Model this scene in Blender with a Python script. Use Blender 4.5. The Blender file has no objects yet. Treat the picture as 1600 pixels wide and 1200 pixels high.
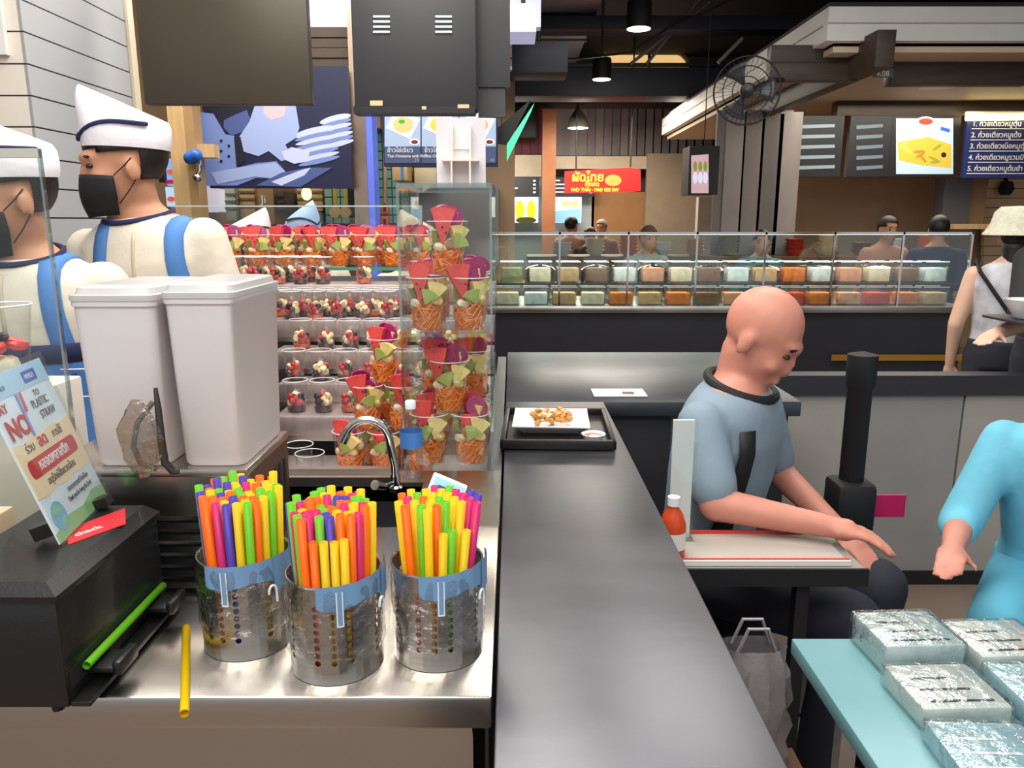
import bpy, bmesh, math, random
from mathutils import Vector, Matrix, Euler, Quaternion
random.seed(7)
SC = bpy.context.scene
COL = SC.collection
# ------------------------------------------------------------------ camera
F, PITCH, CZ = 1200.0, math.radians(12.0), 1.5
cam_d = bpy.data.cameras.new('camera'); cam = bpy.data.objects.new('camera', cam_d); COL.objects.link(cam)
cam.location = (0, 0, CZ); cam.rotation_euler = (math.radians(90) - PITCH, 0, 0)
cam_d.sensor_width = 36.0; cam_d.lens = F / 1600 * 36.0; cam_d.clip_start = 0.02
SC.camera = cam
# ------------------------------------------------------------------ world, lights, exposure
W = bpy.data.worlds.new('hall_ambient'); SC.world = W; W.use_nodes = True
W.node_tree.nodes['Background'].inputs[0].default_value = (0.92, 0.95, 1.0, 1)
W.node_tree.nodes['Background'].inputs[1].default_value = 0.72
def area(name, loc, sx, sy, power, col=(1, 0.95, 0.88), rot=(0, 0, 0)):
    l = bpy.data.lights.new(name, 'AREA'); l.shape = 'RECTANGLE'; l.size = sx; l.size_y = sy
    l.energy = power; l.color = col
    o = bpy.data.objects.new(name, l); o.location = loc; o.rotation_euler = rot; COL.objects.link(o); return o
area('ceiling_light_over_stall', (-0.4, 1.2, 3.3), 1.6, 1.2, 50)
area('added_fill_over_display', (-0.55, 2.3, 3.2), 1.4, .6, 36)  # added fill to brighten the display steps; no ceiling fitting belongs to it
area('ceiling_light_front', (-0.2, -0.9, 3.3), 3.0, 1.2, 84)
area('ceiling_light_kitchen', (-1.4, 3.9, 3.2), 2.6, 0.8, 85, (1, 0.92, 0.8))
area('ceiling_light_aisle', (1.4, 3.4, 3.4), 1.6, 1.2, 60)
area('ceiling_light_kiosk', (3.6, 7.1, 2.62), 1.8, 1.6, 55, (1, 0.9, 0.75))
area('ceiling_light_far_stalls', (0.6, 10.8, 3.0), 4.0, 1.0, 280, (1, 0.9, 0.75))
SC.view_settings.view_transform = 'Standard'; SC.view_settings.look = 'None'
SC.view_settings.exposure = -0.15; SC.view_settings.gamma = 1.0
SC.view_settings.use_curve_mapping = False
try:
    SC.cycles.transparent_max_bounces = 32; SC.cycles.max_bounces = 10
except Exception: pass
# ------------------------------------------------------------------ kit
def ray(px, py):
    u, v = (px - 800) / F, (py - 600) / F
    return Vector((u, math.cos(PITCH) - v * math.sin(PITCH), -(math.sin(PITCH) + v * math.cos(PITCH))))
def P(px, py, Y):
    d = ray(px, py); return Vector((0, 0, CZ)) + d * (Y / d.y)
def PZ(px, py, z):
    d = ray(px, py); return Vector((0, 0, CZ)) + d * ((z - CZ) / d.z)
def lin(c):
    f = lambda x: (x / 12.92) if x <= 0.04045 else ((x + 0.055) / 1.055) ** 2.4
    return tuple(f(v / 255.0) for v in c) + (1.0,)
_M = {}
def M(name, col, rough=0.5, metal=0.0, bump=0.0, bscale=60, var=0.0, vscale=6, emit=0.0, coat=0.0, spec=0.5, stretch=None, transl=0.0, sss=0.0):
    if name in _M: return _M[name]
    m = bpy.data.materials.new(name); m.use_nodes = True; nt = m.node_tree; nd = nt.nodes; L = nt.links
    b = nd['Principled BSDF']; c = lin(col)
    b.inputs['Base Color'].default_value = c; b.inputs['Roughness'].default_value = rough
    b.inputs['Metallic'].default_value = metal; b.inputs['Specular IOR Level'].default_value = spec
    b.inputs['Coat Weight'].default_value = coat
    if sss:
        b.inputs['Subsurface Weight'].default_value = sss; b.inputs['Subsurface Radius'].default_value = (0.02, 0.008, 0.004)
        b.inputs['Subsurface Scale'].default_value = 0.3
    if emit:
        b.inputs['Emission Color'].default_value = c; b.inputs['Emission Strength'].default_value = emit
    tc = None
    def coords(scale):
        nonlocal tc
        if tc is None: tc = nd.new('ShaderNodeTexCoord')
        mp = nd.new('ShaderNodeMapping'); L.new(tc.outputs['Object'], mp.inputs[0])
        s = stretch or (1, 1, 1); mp.inputs['Scale'].default_value = (scale * s[0], scale * s[1], scale * s[2]); return mp.outputs[0]
    if var:
        n = nd.new('ShaderNodeTexNoise'); n.inputs['Detail'].default_value = 5; n.inputs['Scale'].default_value = 1
        L.new(coords(vscale), n.inputs[0])
        mr = nd.new('ShaderNodeMapRange'); mr.inputs[1].default_value = 0.25; mr.inputs[2].default_value = 0.75
        mr.inputs[3].default_value = 1 - var; mr.inputs[4].default_value = 1 + var; L.new(n.outputs[0], mr.inputs[0])
        mx = nd.new('ShaderNodeVectorMath'); mx.operation = 'SCALE'; mx.inputs[0].default_value = c[:3]
        L.new(mr.outputs[0], mx.inputs['Scale']); L.new(mx.outputs[0], b.inputs['Base Color'])
        if metal > .5 and var > .06:
            mr2 = nd.new('ShaderNodeMapRange'); mr2.inputs[3].default_value = max(0, rough - .08); mr2.inputs[4].default_value = rough + .12
            L.new(n.outputs[0], mr2.inputs[0]); L.new(mr2.outputs[0], b.inputs['Roughness'])
    if bump:
        n2 = nd.new('ShaderNodeTexNoise'); n2.inputs['Detail'].default_value = 4; n2.inputs['Scale'].default_value = 1
        L.new(coords(bscale), n2.inputs[0]); bp = nd.new('ShaderNodeBump'); bp.inputs['Strength'].default_value = bump
        bp.inputs['Distance'].default_value = 0.004; L.new(n2.outputs[0], bp.inputs['Height']); L.new(bp.outputs[0], b.inputs['Normal'])
    if transl:
        t = nd.new('ShaderNodeBsdfTranslucent'); t.inputs[0].default_value = c
        mix = nd.new('ShaderNodeMixShader'); mix.inputs[0].default_value = transl
        L.new(b.outputs[0], mix.inputs[1]); L.new(t.outputs[0], mix.inputs[2]); L.new(mix.outputs[0], nd['Material Output'].inputs[0])
    _M[name] = m; return m
def CLEAR(name, tint=(255, 255, 255), base=0.04, edge=0.55, power=2.5, rough=0.04, bump=0.0, bscale=40):
    if name in _M: return _M[name]
    m = bpy.data.materials.new(name); m.use_nodes = True; nt = m.node_tree; nd = nt.nodes; L = nt.links
    nd.remove(nd['Principled BSDF'])
    t = nd.new('ShaderNodeBsdfTransparent'); t.inputs[0].default_value = lin(tint)
    g = nd.new('ShaderNodeBsdfGlossy'); g.inputs['Roughness'].default_value = rough
    lw = nd.new('ShaderNodeLayerWeight'); lw.inputs[0].default_value = 0.5
    pw = nd.new('ShaderNodeMath'); pw.operation = 'POWER'; pw.inputs[1].default_value = power; L.new(lw.outputs['Facing'], pw.inputs[0])
    mr = nd.new('ShaderNodeMapRange'); mr.inputs[3].default_value = base; mr.inputs[4].default_value = edge; L.new(pw.outputs[0], mr.inputs[0])
    mix = nd.new('ShaderNodeMixShader'); L.new(mr.outputs[0], mix.inputs[0]); L.new(t.outputs[0], mix.inputs[1]); L.new(g.outputs[0], mix.inputs[2])
    L.new(mix.outputs[0], nd['Material Output'].inputs[0])
    if bump:
        tc = nd.new('ShaderNodeTexCoord'); n2 = nd.new('ShaderNodeTexNoise'); n2.inputs['Scale'].default_value = bscale; n2.inputs['Detail'].default_value = 4
        L.new(tc.outputs['Object'], n2.inputs[0]); bp = nd.new('ShaderNodeBump'); bp.inputs['Strength'].default_value = bump; bp.inputs['Distance'].default_value = 0.01
        L.new(n2.outputs[0], bp.inputs['Height']); L.new(bp.outputs[0], g.inputs['Normal']); L.new(bp.outputs[0], lw.inputs['Normal'])
    _M[name] = m; return m
class MB:
    def __init__(s): s.v = []; s.f = []
    def add(s, vs, fs, mat=None):
        o = len(s.v); s.v += [tuple(mat @ Vector(p)) if mat else tuple(p) for p in vs]; s.f += [tuple(i + o for i in q) for q in fs]; return s
    def bx(s, x0, x1, y0, y1, z0, z1, mat=None, b=0.0):
        if b > 0:
            bm = bmesh.new(); bmesh.ops.create_cube(bm, size=1)
            for v in bm.verts: v.co = Vector(((x0 + x1) / 2 + v.co.x * (x1 - x0), (y0 + y1) / 2 + v.co.y * (y1 - y0), (z0 + z1) / 2 + v.co.z * (z1 - z0)))
            bmesh.ops.bevel(bm, geom=bm.edges[:], offset=b, segments=2, affect='EDGES', profile=0.5)
            bm.verts.index_update(); vs = [v.co.copy() for v in bm.verts]; fs = [[v.index for v in f.verts] for f in bm.faces]; bm.free()
            return s.add(vs, fs, mat)
        vs = [(x0, y0, z0), (x1, y0, z0), (x1, y1, z0), (x0, y1, z0), (x0, y0, z1), (x1, y0, z1), (x1, y1, z1), (x0, y1, z1)]
        return s.add(vs, [(0, 3, 2, 1), (4, 5, 6, 7), (0, 1, 5, 4), (1, 2, 6, 5), (2, 3, 7, 6), (3, 0, 4, 7)], mat)
    def lathe(s, prof, n=24, c=(0, 0, 0), sx=1, sy=1, mat=None, caps=True):
        vs = []; fs = []
        for r, z in prof:
            for i in range(n):
                a = 2 * math.pi * i / n; vs.append((c[0] + r * sx * math.cos(a), c[1] + r * sy * math.sin(a), c[2] + z))
        for j in range(len(prof) - 1):
            for i in range(n):
                k = (i + 1) % n; fs.append((j * n + i, j * n + k, (j + 1) * n + k, (j + 1) * n + i))
        if caps:
            if prof[0][0] > 1e-5: fs.append(tuple(reversed(range(n))))
            if prof[-1][0] > 1e-5: fs.append(tuple(range((len(prof) - 1) * n, len(prof) * n)))
        return s.add(vs, fs, mat)
    def tube(s, pts, r, n=10, caps=True, flat=1.0):
        pts = [Vector(p) for p in pts]; rs = r if isinstance(r, (list, tuple)) else [r] * len(pts)
        vs = []; fs = []; up = None
        for i, p in enumerate(pts):
            d = (pts[min(i + 1, len(pts) - 1)] - pts[max(i - 1, 0)]).normalized()
            if up is None: up = Vector((0, 0, 1)) if abs(d.z) < .9 else Vector((0, 1, 0))
            a = d.cross(up).normalized(); bb = a.cross(d).normalized(); up = bb
            for k in range(n):
                t = 2 * math.pi * k / n; vs.append(p + a * math.cos(t) * rs[i] + bb * math.sin(t) * rs[i] * flat)
        for j in range(len(pts) - 1):
            for k in range(n): fs.append((j * n + k, j * n + (k + 1) % n, (j + 1) * n + (k + 1) % n, (j + 1) * n + k))
        if caps: fs.append(tuple(reversed(range(n)))); fs.append(tuple(range((len(pts) - 1) * n, len(pts) * n)))
        return s.add(vs, fs)
    def ell(s, c, r, mat=None, nu=16, nv=10, m2=None):
        vs = [(0, 0, -1)]; fs = []
        for j in range(1, nv):
            th = math.pi * j / nv - math.pi / 2
            for i in range(nu):
                a = 2 * math.pi * i / nu; vs.append((math.cos(th) * math.cos(a), math.cos(th) * math.sin(a), math.sin(th)))
        vs.append((0, 0, 1)); top = len(vs) - 1
        for i in range(nu):
            fs.append((0, 1 + (i + 1) % nu, 1 + i)); fs.append((top, top - nu + i, top - nu + (i + 1) % nu))
        for j in range(nv - 2):
            for i in range(nu):
                k = (i + 1) % nu; a = 1 + j * nu; fs.append((a + i, a + k, a + nu + k, a + nu + i))
        R = (mat or Matrix()); T = Matrix.Translation(Vector(c)) @ R.to_4x4() @ Matrix.Diagonal((r[0], r[1], r[2], 1))
        return s.add(vs, fs, (m2 @ T) if m2 else T)
    def cap(s, p0, p1, r0, r1, n=14):
        p0 = Vector(p0); p1 = Vector(p1); s.tube([p0, p1], [r0, r1], n); s.ell(p0, (r0,) * 3, nu=n, nv=8); s.ell(p1, (r1,) * 3, nu=n, nv=8); return s
    def prism(s, poly, d0, d1, mat=None):
        n = len(poly); vs = [(x, d0, z) for x, z in poly] + [(x, d1, z) for x, z in poly]
        fs = [tuple(range(n)), tuple(reversed(range(n, 2 * n)))] + [(i, n + i, n + (i + 1) % n, (i + 1) % n) for i in range(n)]
        return s.add(vs, fs, mat)
    def mesh(s, name):
        me = bpy.data.meshes.new(name); me.from_pydata(s.v, [], s.f); me.update()
        bm = bmesh.new(); bm.from_mesh(me); bmesh.ops.recalc_face_normals(bm, faces=bm.faces[:]); bm.to_mesh(me); bm.free(); return me
    def build(s, name, mat, parent=None, smooth=False, loc=None, angle=40):
        me = s.mesh(name); me.materials.append(mat)
        if smooth:
            me.polygons.foreach_set('use_smooth', [True] * len(me.polygons))
            try: me.set_sharp_from_angle(angle=math.radians(angle))
            except Exception: pass
        o = bpy.data.objects.new(name, me); COL.objects.link(o)
        if parent is not None: o.parent = parent
        if loc is not None: o.location = loc
        return o
def link(name, me, parent=None, loc=(0, 0, 0), rot=None):
    o = bpy.data.objects.new(name, me); COL.objects.link(o); o.location = loc
    if rot is not None: o.rotation_euler = rot
    if parent is not None: o.parent = parent
    return o
def tag(o, label, cat, group=None):
    o['label'] = label; o['category'] = cat
    if group: o['group'] = group
    return o
def thing(name, label, cat, loc=(0, 0, 0), rz=0.0, group=None):
    o = bpy.data.objects.new(name, None); COL.objects.link(o); o.location = loc; o.rotation_euler = (0, 0, rz); o.empty_display_size = .05
    return tag(o, label, cat, group)
def struct(o): o['kind'] = 'structure'; return o
def copy_tree(o, parent=None):
    c = o.copy(); COL.objects.link(c); c.parent = parent
    for ch in list(o.children): copy_tree(ch, c)
    return c
def remesh(mb, voxel, name, mat, parent=None, smooth_it=4):
    me = mb.mesh(name + '_raw'); o = bpy.data.objects.new(name + '_raw', me); COL.objects.link(o)
    r = o.modifiers.new('r', 'REMESH'); r.mode = 'VOXEL'; r.voxel_size = voxel; r.use_smooth_shade = True
    sm = o.modifiers.new('s', 'SMOOTH'); sm.factor = .5; sm.iterations = smooth_it
    dg = bpy.context.evaluated_depsgraph_get(); dg.update()
    res = bpy.data.meshes.new_from_object(o.evaluated_get(dg)); bpy.data.objects.remove(o); bpy.data.meshes.remove(me)
    res.name = name; res.materials.clear(); res.materials.append(mat); res.polygons.foreach_set('use_smooth', [True] * len(res.polygons))
    n = bpy.data.objects.new(name, res); COL.objects.link(n)
    if parent is not None: n.parent = parent
    return n
def text(s, size, mw, mat, name='lettering', parent=None, align='LEFT', ext=0.0006, bold=0.0):
    cu = bpy.data.curves.new(name, 'FONT'); cu.body = s; cu.size = size; cu.align_x = align; cu.extrude = ext; cu.offset = bold; cu.resolution_u = 3
    o = bpy.data.objects.new(name, cu); COL.objects.link(o)
    dg = bpy.context.evaluated_depsgraph_get(); dg.update(); me = bpy.data.meshes.new_from_object(o.evaluated_get(dg))
    bpy.data.objects.remove(o); bpy.data.curves.remove(cu); me.transform(mw); me.materials.clear(); me.materials.append(mat); me.name = name
    n = bpy.data.objects.new(name, me); COL.objects.link(n)
    if parent is not None: n.parent = parent
    return n
def face_m(p, sx=1.0):   # text plane facing the camera side (-Y), origin p
    return Matrix.Translation(Vector(p)) @ Matrix(((sx, 0, 0, 0), (0, 0, -1, 0), (0, 1, 0, 0), (0, 0, 0, 1)))
def flat_px(name, pts, Y, mat, parent=None, th=0.002):  # flat print on a board that faces -Y at depth Y
    q = [P(x, y, Y) for x, y in pts]; return MB().prism([(a.x, a.z) for a in q], Y - th, Y).build(name, mat, parent)
def flat_ell(name, px, py, rx, ry, Y, mat, parent=None, th=0.002, n=20, rot=0.0):
    pts = []
    for i in range(n):
        a = 2 * math.pi * i / n; x, y = rx * math.cos(a), ry * math.sin(a)
        pts.append((px + x * math.cos(rot) - y * math.sin(rot), py + x * math.sin(rot) + y * math.cos(rot)))
    return flat_px(name, pts, Y, mat, parent, th)
def box_px(name, x0, x1, y0, y1, Y, depth, mat, parent=None, b=0.0):
    a = P(x0, y0, Y); c = P(x1, y1, Y); zt, zb = max(a.z, c.z), min(a.z, c.z)
    return MB().bx(min(a.x, c.x), max(a.x, c.x), Y, Y + depth, zb, zt, b=b).build(name, mat, parent, smooth=b > 0)
# ------------------------------------------------------------------ shared materials
STEEL = M('brushed_steel', (196, 190, 182), .27, 1, bump=.012, bscale=14, var=.025, vscale=5, stretch=(1, 14, 1))
STEELV = M('brushed_steel_bucket', (200, 197, 192), .24, 1, bump=.05, bscale=20, var=.08, vscale=6, stretch=(1, 1, 12))
DSTEEL = M('dark_steel', (128, 130, 136), .3, 1, bump=.1, bscale=10, var=.16, vscale=4, stretch=(1, 6, 1))
CHROME = M('chrome', (205, 203, 200), .12, 1)
BLACK = M('black_plastic', (22, 22, 23), .38, bump=.08, bscale=180, coat=.15)
BLACKM = M('black_matte', (20, 20, 22), .6)
DKBEAM = M('dark_beam', (26, 28, 36), .7, var=.15)
CREAM = M('cream_paint', (214, 203, 186), .6, var=.04)
WHITEP = M('white_paint', (224, 222, 216), .55, var=.03)
PALEWOOD = M('pale_wood', (206, 172, 124), .5, var=.14, vscale=5, stretch=(6, 6, 1), bump=.05)
DKWOOD = M('dark_stained_wood', (66, 54, 42), .5, var=.25, vscale=5, stretch=(1, 6, 6), bump=.1)
ACRYL = CLEAR('clear_acrylic', (250, 253, 252), .03, .35, 2.2, .02)
ACEDGE = CLEAR('acrylic_polished_edge', (225, 238, 236), .3, .8, 1.2, .05)
CUPC = CLEAR('clear_cup_plastic', (252, 252, 252), .03, .42, 2.0, .06)
RIMC = M('cup_rim_plastic', (236, 236, 238), .25, spec=.6)
FILM = CLEAR('cling_film', (250, 250, 250), .09, .7, 1.4, .07, bump=1.0, bscale=38)
GREENEDGE = M('green_glass_edge', (70, 130, 112), .15, spec=.6)
SKIN = M('skin_tan', (196, 140, 108), .5, sss=.15, var=.05, vscale=20)
SKIN2 = M('skin_warm', (205, 138, 118), .5, sss=.15, var=.06, vscale=20)
HAIR = M('black_hair', (22, 18, 16), .45, bump=.4, bscale=90, stretch=(4, 4, 1))
NAVY = M('navy_cloth', (28, 34, 76), .8)
UNIFORM = M('cream_cotton', (226, 216, 198), .85, bump=1.0, bscale=17, var=.05, vscale=14)
CAPW = M('white_cotton', (226, 220, 226), .85, bump=.8, bscale=24)
STRAPB = M('blue_canvas', (78, 128, 192), .8, bump=.15, bscale=150)
MASKB = M('black_mask_cloth', (20, 20, 22), .75, bump=.1, bscale=120)
# ================================================================== the setting
FLOORM = M('floor_tile_grey', (128, 112, 100), .3, var=.12, vscale=1.5)
struct(MB().bx(-8, 9, -4, 16, -.1, 0).build('floor', FLOORM))
struct(MB().bx(-8, 9, 2.4, 16, 4.1, 4.25).build('ceiling', M('ceiling_black', (30, 30, 34), .8, var=.2)))
struct(MB().bx(-8, 9, 13.3, 13.5, 0, 4.1).build('wall_back', M('far_wall_dark', (62, 58, 60), .7, var=.1)))
struct(MB().bx(-8.1, -8, -4, 16, 0, 4.1).build('wall_left', M('hall_wall', (120, 112, 104), .7)))
struct(MB().bx(9, 9.1, -4, 16, 0, 4.1).build('wall_right', _M['hall_wall']))
# kitchen back wall behind the fruit stall
struct(MB().bx(-6, 0.02, 5.6, 5.75, 0, 4.1).build('wall_kitchen', M('kitchen_wall', (150, 122, 92), .6, var=.15, vscale=2)))
# column clad in boards
CX, CY0, CY1 = -1.60, 2.7, 3.42
colm = struct(MB().bx(-3.2, CX - .012, CY0 + .012, CY1, 0, 4.1).build('wall_column', M('column_core', (70, 66, 62), .8)))
pf = MB().bx(-3.2, CX - .002, CY0, CY0 + .012, 0, .094).mesh('plank_front'); pf.materials.append(M('column_cream', (222, 212, 198), .6, var=.03))
ps = MB().bx(CX - .012, CX, CY0, CY1, 0, .094).mesh('plank_side'); ps.materials.append(M('column_grey', (176, 178, 182), .6, var=.03))
for k in range(41):
    link('plank', pf, colm, (0, 0, .02 + k * .0995)); link('plank', ps, colm, (0, 0, .02 + k * .0995))
struct(MB().bx(CX - .01, CX + .012, CY1, CY1 + .05, 0, 4.1).build('trim_1', M('column_trim', (228, 216, 190), .6)))
a = P(-30, -10, CY0 - .02); c = P(10, 85, CY0 - .02)
tag(MB().bx(a.x, c.x, CY0 - .02, CY0 - .001, c.z, a.z).build('notice_board', WHITEP), 'plain white notice board fixed to the boarded column', 'board')

# ================================================================== steel counter with sink and fruit well
TOP = .92
cn = thing('steel_counter', 'brushed stainless steel service counter carrying straw buckets and fruit display', 'counter', (0, 0, 0))
m = MB()
XL, XR, YF = -2.2, -.025, .853
m.bx(XL, XR, YF, 1.40, TOP - .045, TOP, b=.004)
m.bx(-.20, XR, 1.40, 1.74, TOP - .045, TOP)          # right of the sink
m.bx(-.76, -.62, 1.40, 1.74, TOP - .045, TOP)
m.bx(-.62, -.20, 1.655, 1.74, TOP - .045, TOP)
m.build('worktop', STEEL, cn, smooth=True)
MB().bx(-.62, -.27, 1.655, 1.668, TOP, TOP + .012).bx(-.62, -.27, 1.715, 1.74, TOP, TOP + .012).build('raised_lip', STEEL, cn)
m = MB(); m.bx(-.62, -.20, 1.40, 1.655, .72, .73); m.bx(-.63, -.62, 1.40, 1.655, .72, TOP - .01); m.bx(-.20, -.19, 1.40, 1.655, .72, TOP - .01)
m.bx(-.62, -.20, 1.39, 1.40, .72, TOP - .01); m.bx(-.62, -.20, 1.655, 1.665, .72, TOP - .01); m.build('sink_basin', DSTEEL, cn)
MB().bx(XL, XR - .03, YF + .10, 1.38, 0.05, TOP - .05).build('front_panel', STEEL, cn)
MB().bx(XL, XR - .03, YF + .085, YF + .10, .80, .815).build('panel_seam', STEEL, cn)
MB().bx(-.06, XR, 1.74, 3.3, 0.05, TOP).build('side_panel', DSTEEL, cn)
STEPS = [(1.74, 2.25, .80, -.70), (2.25, 2.40, .92, -.72), (2.40, 2.53, .99, -.75), (2.53, 2.67, 1.073, -.8), (2.67, 2.84, 1.16, -.95), (2.84, 3.03, 1.27, -1.45)]
for y0, y1, z, xl in STEPS:
    MB().bx(xl, -.062, y0, y1, z - .06, z, b=.003).build('step', M('step_steel', (196, 184, 182), .38, .8, var=.1, vscale=5, stretch=(10, 1, 1)), cn, smooth=True)
    MB().bx(xl, -.062, y0 - .001, y0 + .012, z - .075, z - .058).build('step_edge', STEEL, cn)
# glass shelf above the steps and its guard
gs = thing('glass_shelf', 'green-edged glass shelf with a clear guard above the parfait steps', 'shelf', (0, 0, 0))
sl = MB().bx(-1.5, -.39, 3.04, 3.42, 1.312, 1.32).build('shelf_pane', ACRYL, gs)
MB().bx(-1.5, -.39, 3.036, 3.04, 1.31, 1.322).build('pane_edge', GREENEDGE, sl)
g0 = P(262, 321, 3.42); g1 = P(660, 322, 3.42)
MB().bx(g0.x, g1.x, 3.42, 3.426, 1.2, g0.z).build('guard_pane', ACRYL, gs)
MB().bx(g0.x, g1.x, 3.415, 3.43, g0.z - .006, g0.z).build('guard_edge', M('guard_edge', (190, 205, 205), .2, spec=.7), gs)
MB().bx(g1.x - .012, g1.x, 3.40, 3.43, 1.32, g0.z).build('guard_post', CHROME, gs)
for x in (-1.48, -.41): MB().bx(x - .008, x + .008, 3.2, 3.21, 1.265, 1.312).build('bracket', CHROME, gs)
MB().bx(-1.5, -.39, 3.034, 3.41, .05, 1.262).build('back_cabinet', DSTEEL, gs)

# ================================================================== dark steel L-shaped pickup counter
pc = thing('pickup_counter', 'dark scratched steel pickup counter shaped like an L beside the acrylic case', 'counter')
MB().bx(-.02, .30, .30, 2.45, TOP - .05, TOP, b=.003).bx(-.02, .95, 2.45, 3.42, TOP - .05, TOP, b=.003).build('worktop', M('scratched_dark_steel', (104, 105, 110), .36, .9, bump=.08, bscale=16, var=.14, vscale=3, stretch=(1, 2.2, 1)), pc, smooth=True)
MB().bx(.0, .27, .34, 2.45, .05, TOP - .05).bx(.0, .92, 2.48, 3.40, .05, TOP - .05).build('base_cabinet', M('dark_cabinet', (54, 54, 58), .5), pc)

# ================================================================== acrylic cases
def acrylic_case(x0, x1, y0, y1, z0, z1, label, shelf_z):
    t = thing('acrylic_case', label, 'display case', ((x0 + x1) / 2, (y0 + y1) / 2, z0 + .0008))
    X0, X1, Y0, Y1, H = -(x1 - x0) / 2, (x1 - x0) / 2, -(y1 - y0) / 2, (y1 - y0) / 2, z1 - z0
    e = .004
    MB().bx(X0, X1, Y0, Y0 + e, 0, H).build('front_pane', ACRYL, t)
    MB().bx(X0, X0 + e, Y0 + e, Y1, 0, H).build('side_pane', ACRYL, t)
    MB().bx(X1 - e, X1, Y0 + e, Y1, 0, H).build('side_pane', ACRYL, t)
    MB().bx(X0, X1, Y0, Y1, H, H + .006).build('top_pane', ACRYL, t)
    ed = MB()
    for x in (X0, X1 - e):
        ed.bx(x - .001, x + e + .001, Y0 - .001, Y0 + .001, 0, H)
        ed.bx(x, x + e, Y1, Y1 + .002, 0, H)
    ed.bx(X0, X1, Y0 - .002, Y0 + .001, H - .004, H + .008); ed.bx(X0, X1, Y1, Y1 + .002, H - .001, H + .006)
    ed.bx(X1 - .001, X1 + .002, Y0, Y1, H - .002, H + .007)
    ed.build('polished_edge', ACEDGE, t)
    for z in shelf_z:
        s = MB().bx(X0 + e, X1 - e, Y0 + e, Y1, z - z0 - .006, z - z0).build('shelf', ACRYL, t)
        MB().bx(X0 + e, X1 - e, Y0 + .0035, Y0 + .0065, z - z0 - .008, z - z0 + .001).build('shelf_edge', ACEDGE, s)
    return t
acrylic_case(-.255, -.045, 1.745, 2.12, TOP, 1.573, 'tall clear acrylic case of stacked fruit cups beside the pickup counter', [1.245])
sg_ = thing('acrylic_screen', 'clear acrylic screen standing on the counter before the server', 'screen', (-.98, 1.255, TOP + .0008))
MB().bx(-.24, .238, -.003, .003, .0, .688).build('pane', ACRYL, sg_); MB().bx(.236, .240, -.004, .004, 0, .69).build('polished_edge', ACEDGE, sg_); MB().bx(-.24, .238, -.005, .005, .676, .690).build('top_edge', M('screen_top_edge', (196, 196, 186), .3), sg_)
MB().bx(-.2, -.14, -.03, .03, 0, .01).build('foot', ACEDGE, sg_); MB().bx(.12, .18, -.03, .03, 0, .01).build('foot', ACEDGE, sg_)
tag(MB().bx(-.99, -.80, 1.29, 1.40, TOP + .001, 1.219, b=.004).build('white_carton', M('carton_white', (214, 206, 196), .6), None, True), 'plain white carton under the large clear cup', 'box')
# ================================================================== straw buckets
R0, HB = .061, .134
def bucket_mesh():
    NA, NZ = 36, 12; m = MB(); zs = [0.004 + (HB - .006) * j / NZ for j in range(NZ + 1)]
    def pt(a, z): return (R0 * math.cos(a), R0 * math.sin(a), z)
    for j in range(NZ):
        for i in range(NA):
            a0, a1 = 2 * math.pi * i / NA, 2 * math.pi * (i + 1) / NA; z0, z1 = zs[j], zs[j + 1]
            hole = (i % 6) in (0, 2, 4) and (i // 6) % 2 == 0 or (i % 12) in (8,)
            if hole and 2 <= j <= 9:
                am, zm = (a0 + a1) / 2, (z0 + z1) / 2; rr = .0042
                outer = [pt(a0, z0), pt(am, z0), pt(a1, z0), pt(a1, zm), pt(a1, z1), pt(am, z1), pt(a0, z1), pt(a0, zm)]
                inner = []
                for k in range(8):
                    t = math.radians(225 + 45 * k); inner.append(pt(am + rr * math.cos(t) / R0, zm + rr * math.sin(t)))
                m.add(outer + inner, [(k, (k + 1) % 8, 8 + (k + 1) % 8, 8 + k) for k in range(8)])
            else: m.add([pt(a0, z0), pt(a1, z0), pt(a1, z1), pt(a0, z1)], [(0, 1, 2, 3)])
    return m
BMESH = bucket_mesh().mesh('bucket_wall'); BMESH.materials.append(STEELV); BMESH.polygons.foreach_set('use_smooth', [True] * len(BMESH.polygons))
RIM = MB().tube([(R0 * math.cos(2 * math.pi * k / 40), R0 * math.sin(2 * math.pi * k / 40), HB - .001) for k in range(41)], .0016, 6).mesh('bucket_rim'); RIM.materials.append(CHROME)
BASE = MB().lathe([(0, .004), (.059, .004), (R0, .006), (R0, .0), (0.055, -.0), (0, 0)], 40).mesh('bucket_base'); BASE.materials.append(STEELV)
PRINT = M('film_print_blue', (120, 160, 200), .45); PRINTW = M('film_print_white', (232, 236, 240), .5)
def arc_patch(a0, a1, ztop, zbot, r, n=14, th=.0004):
    m = MB(); vs = []; fs = []
    for i in range(n + 1):
        a = a0 + (a1 - a0) * i / n; k = i / n
        zb = zbot(k); zt = ztop(k); rr = r + .0012 * math.sin(9 * k * math.pi)
        vs += [(rr * math.cos(a), rr * math.sin(a), zb), (rr * math.cos(a), rr * math.sin(a), zt)]
    for i in range(n): fs.append((2 * i, 2 * i + 2, 2 * i + 3, 2 * i + 1))
    return m.add(vs, fs)
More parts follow.
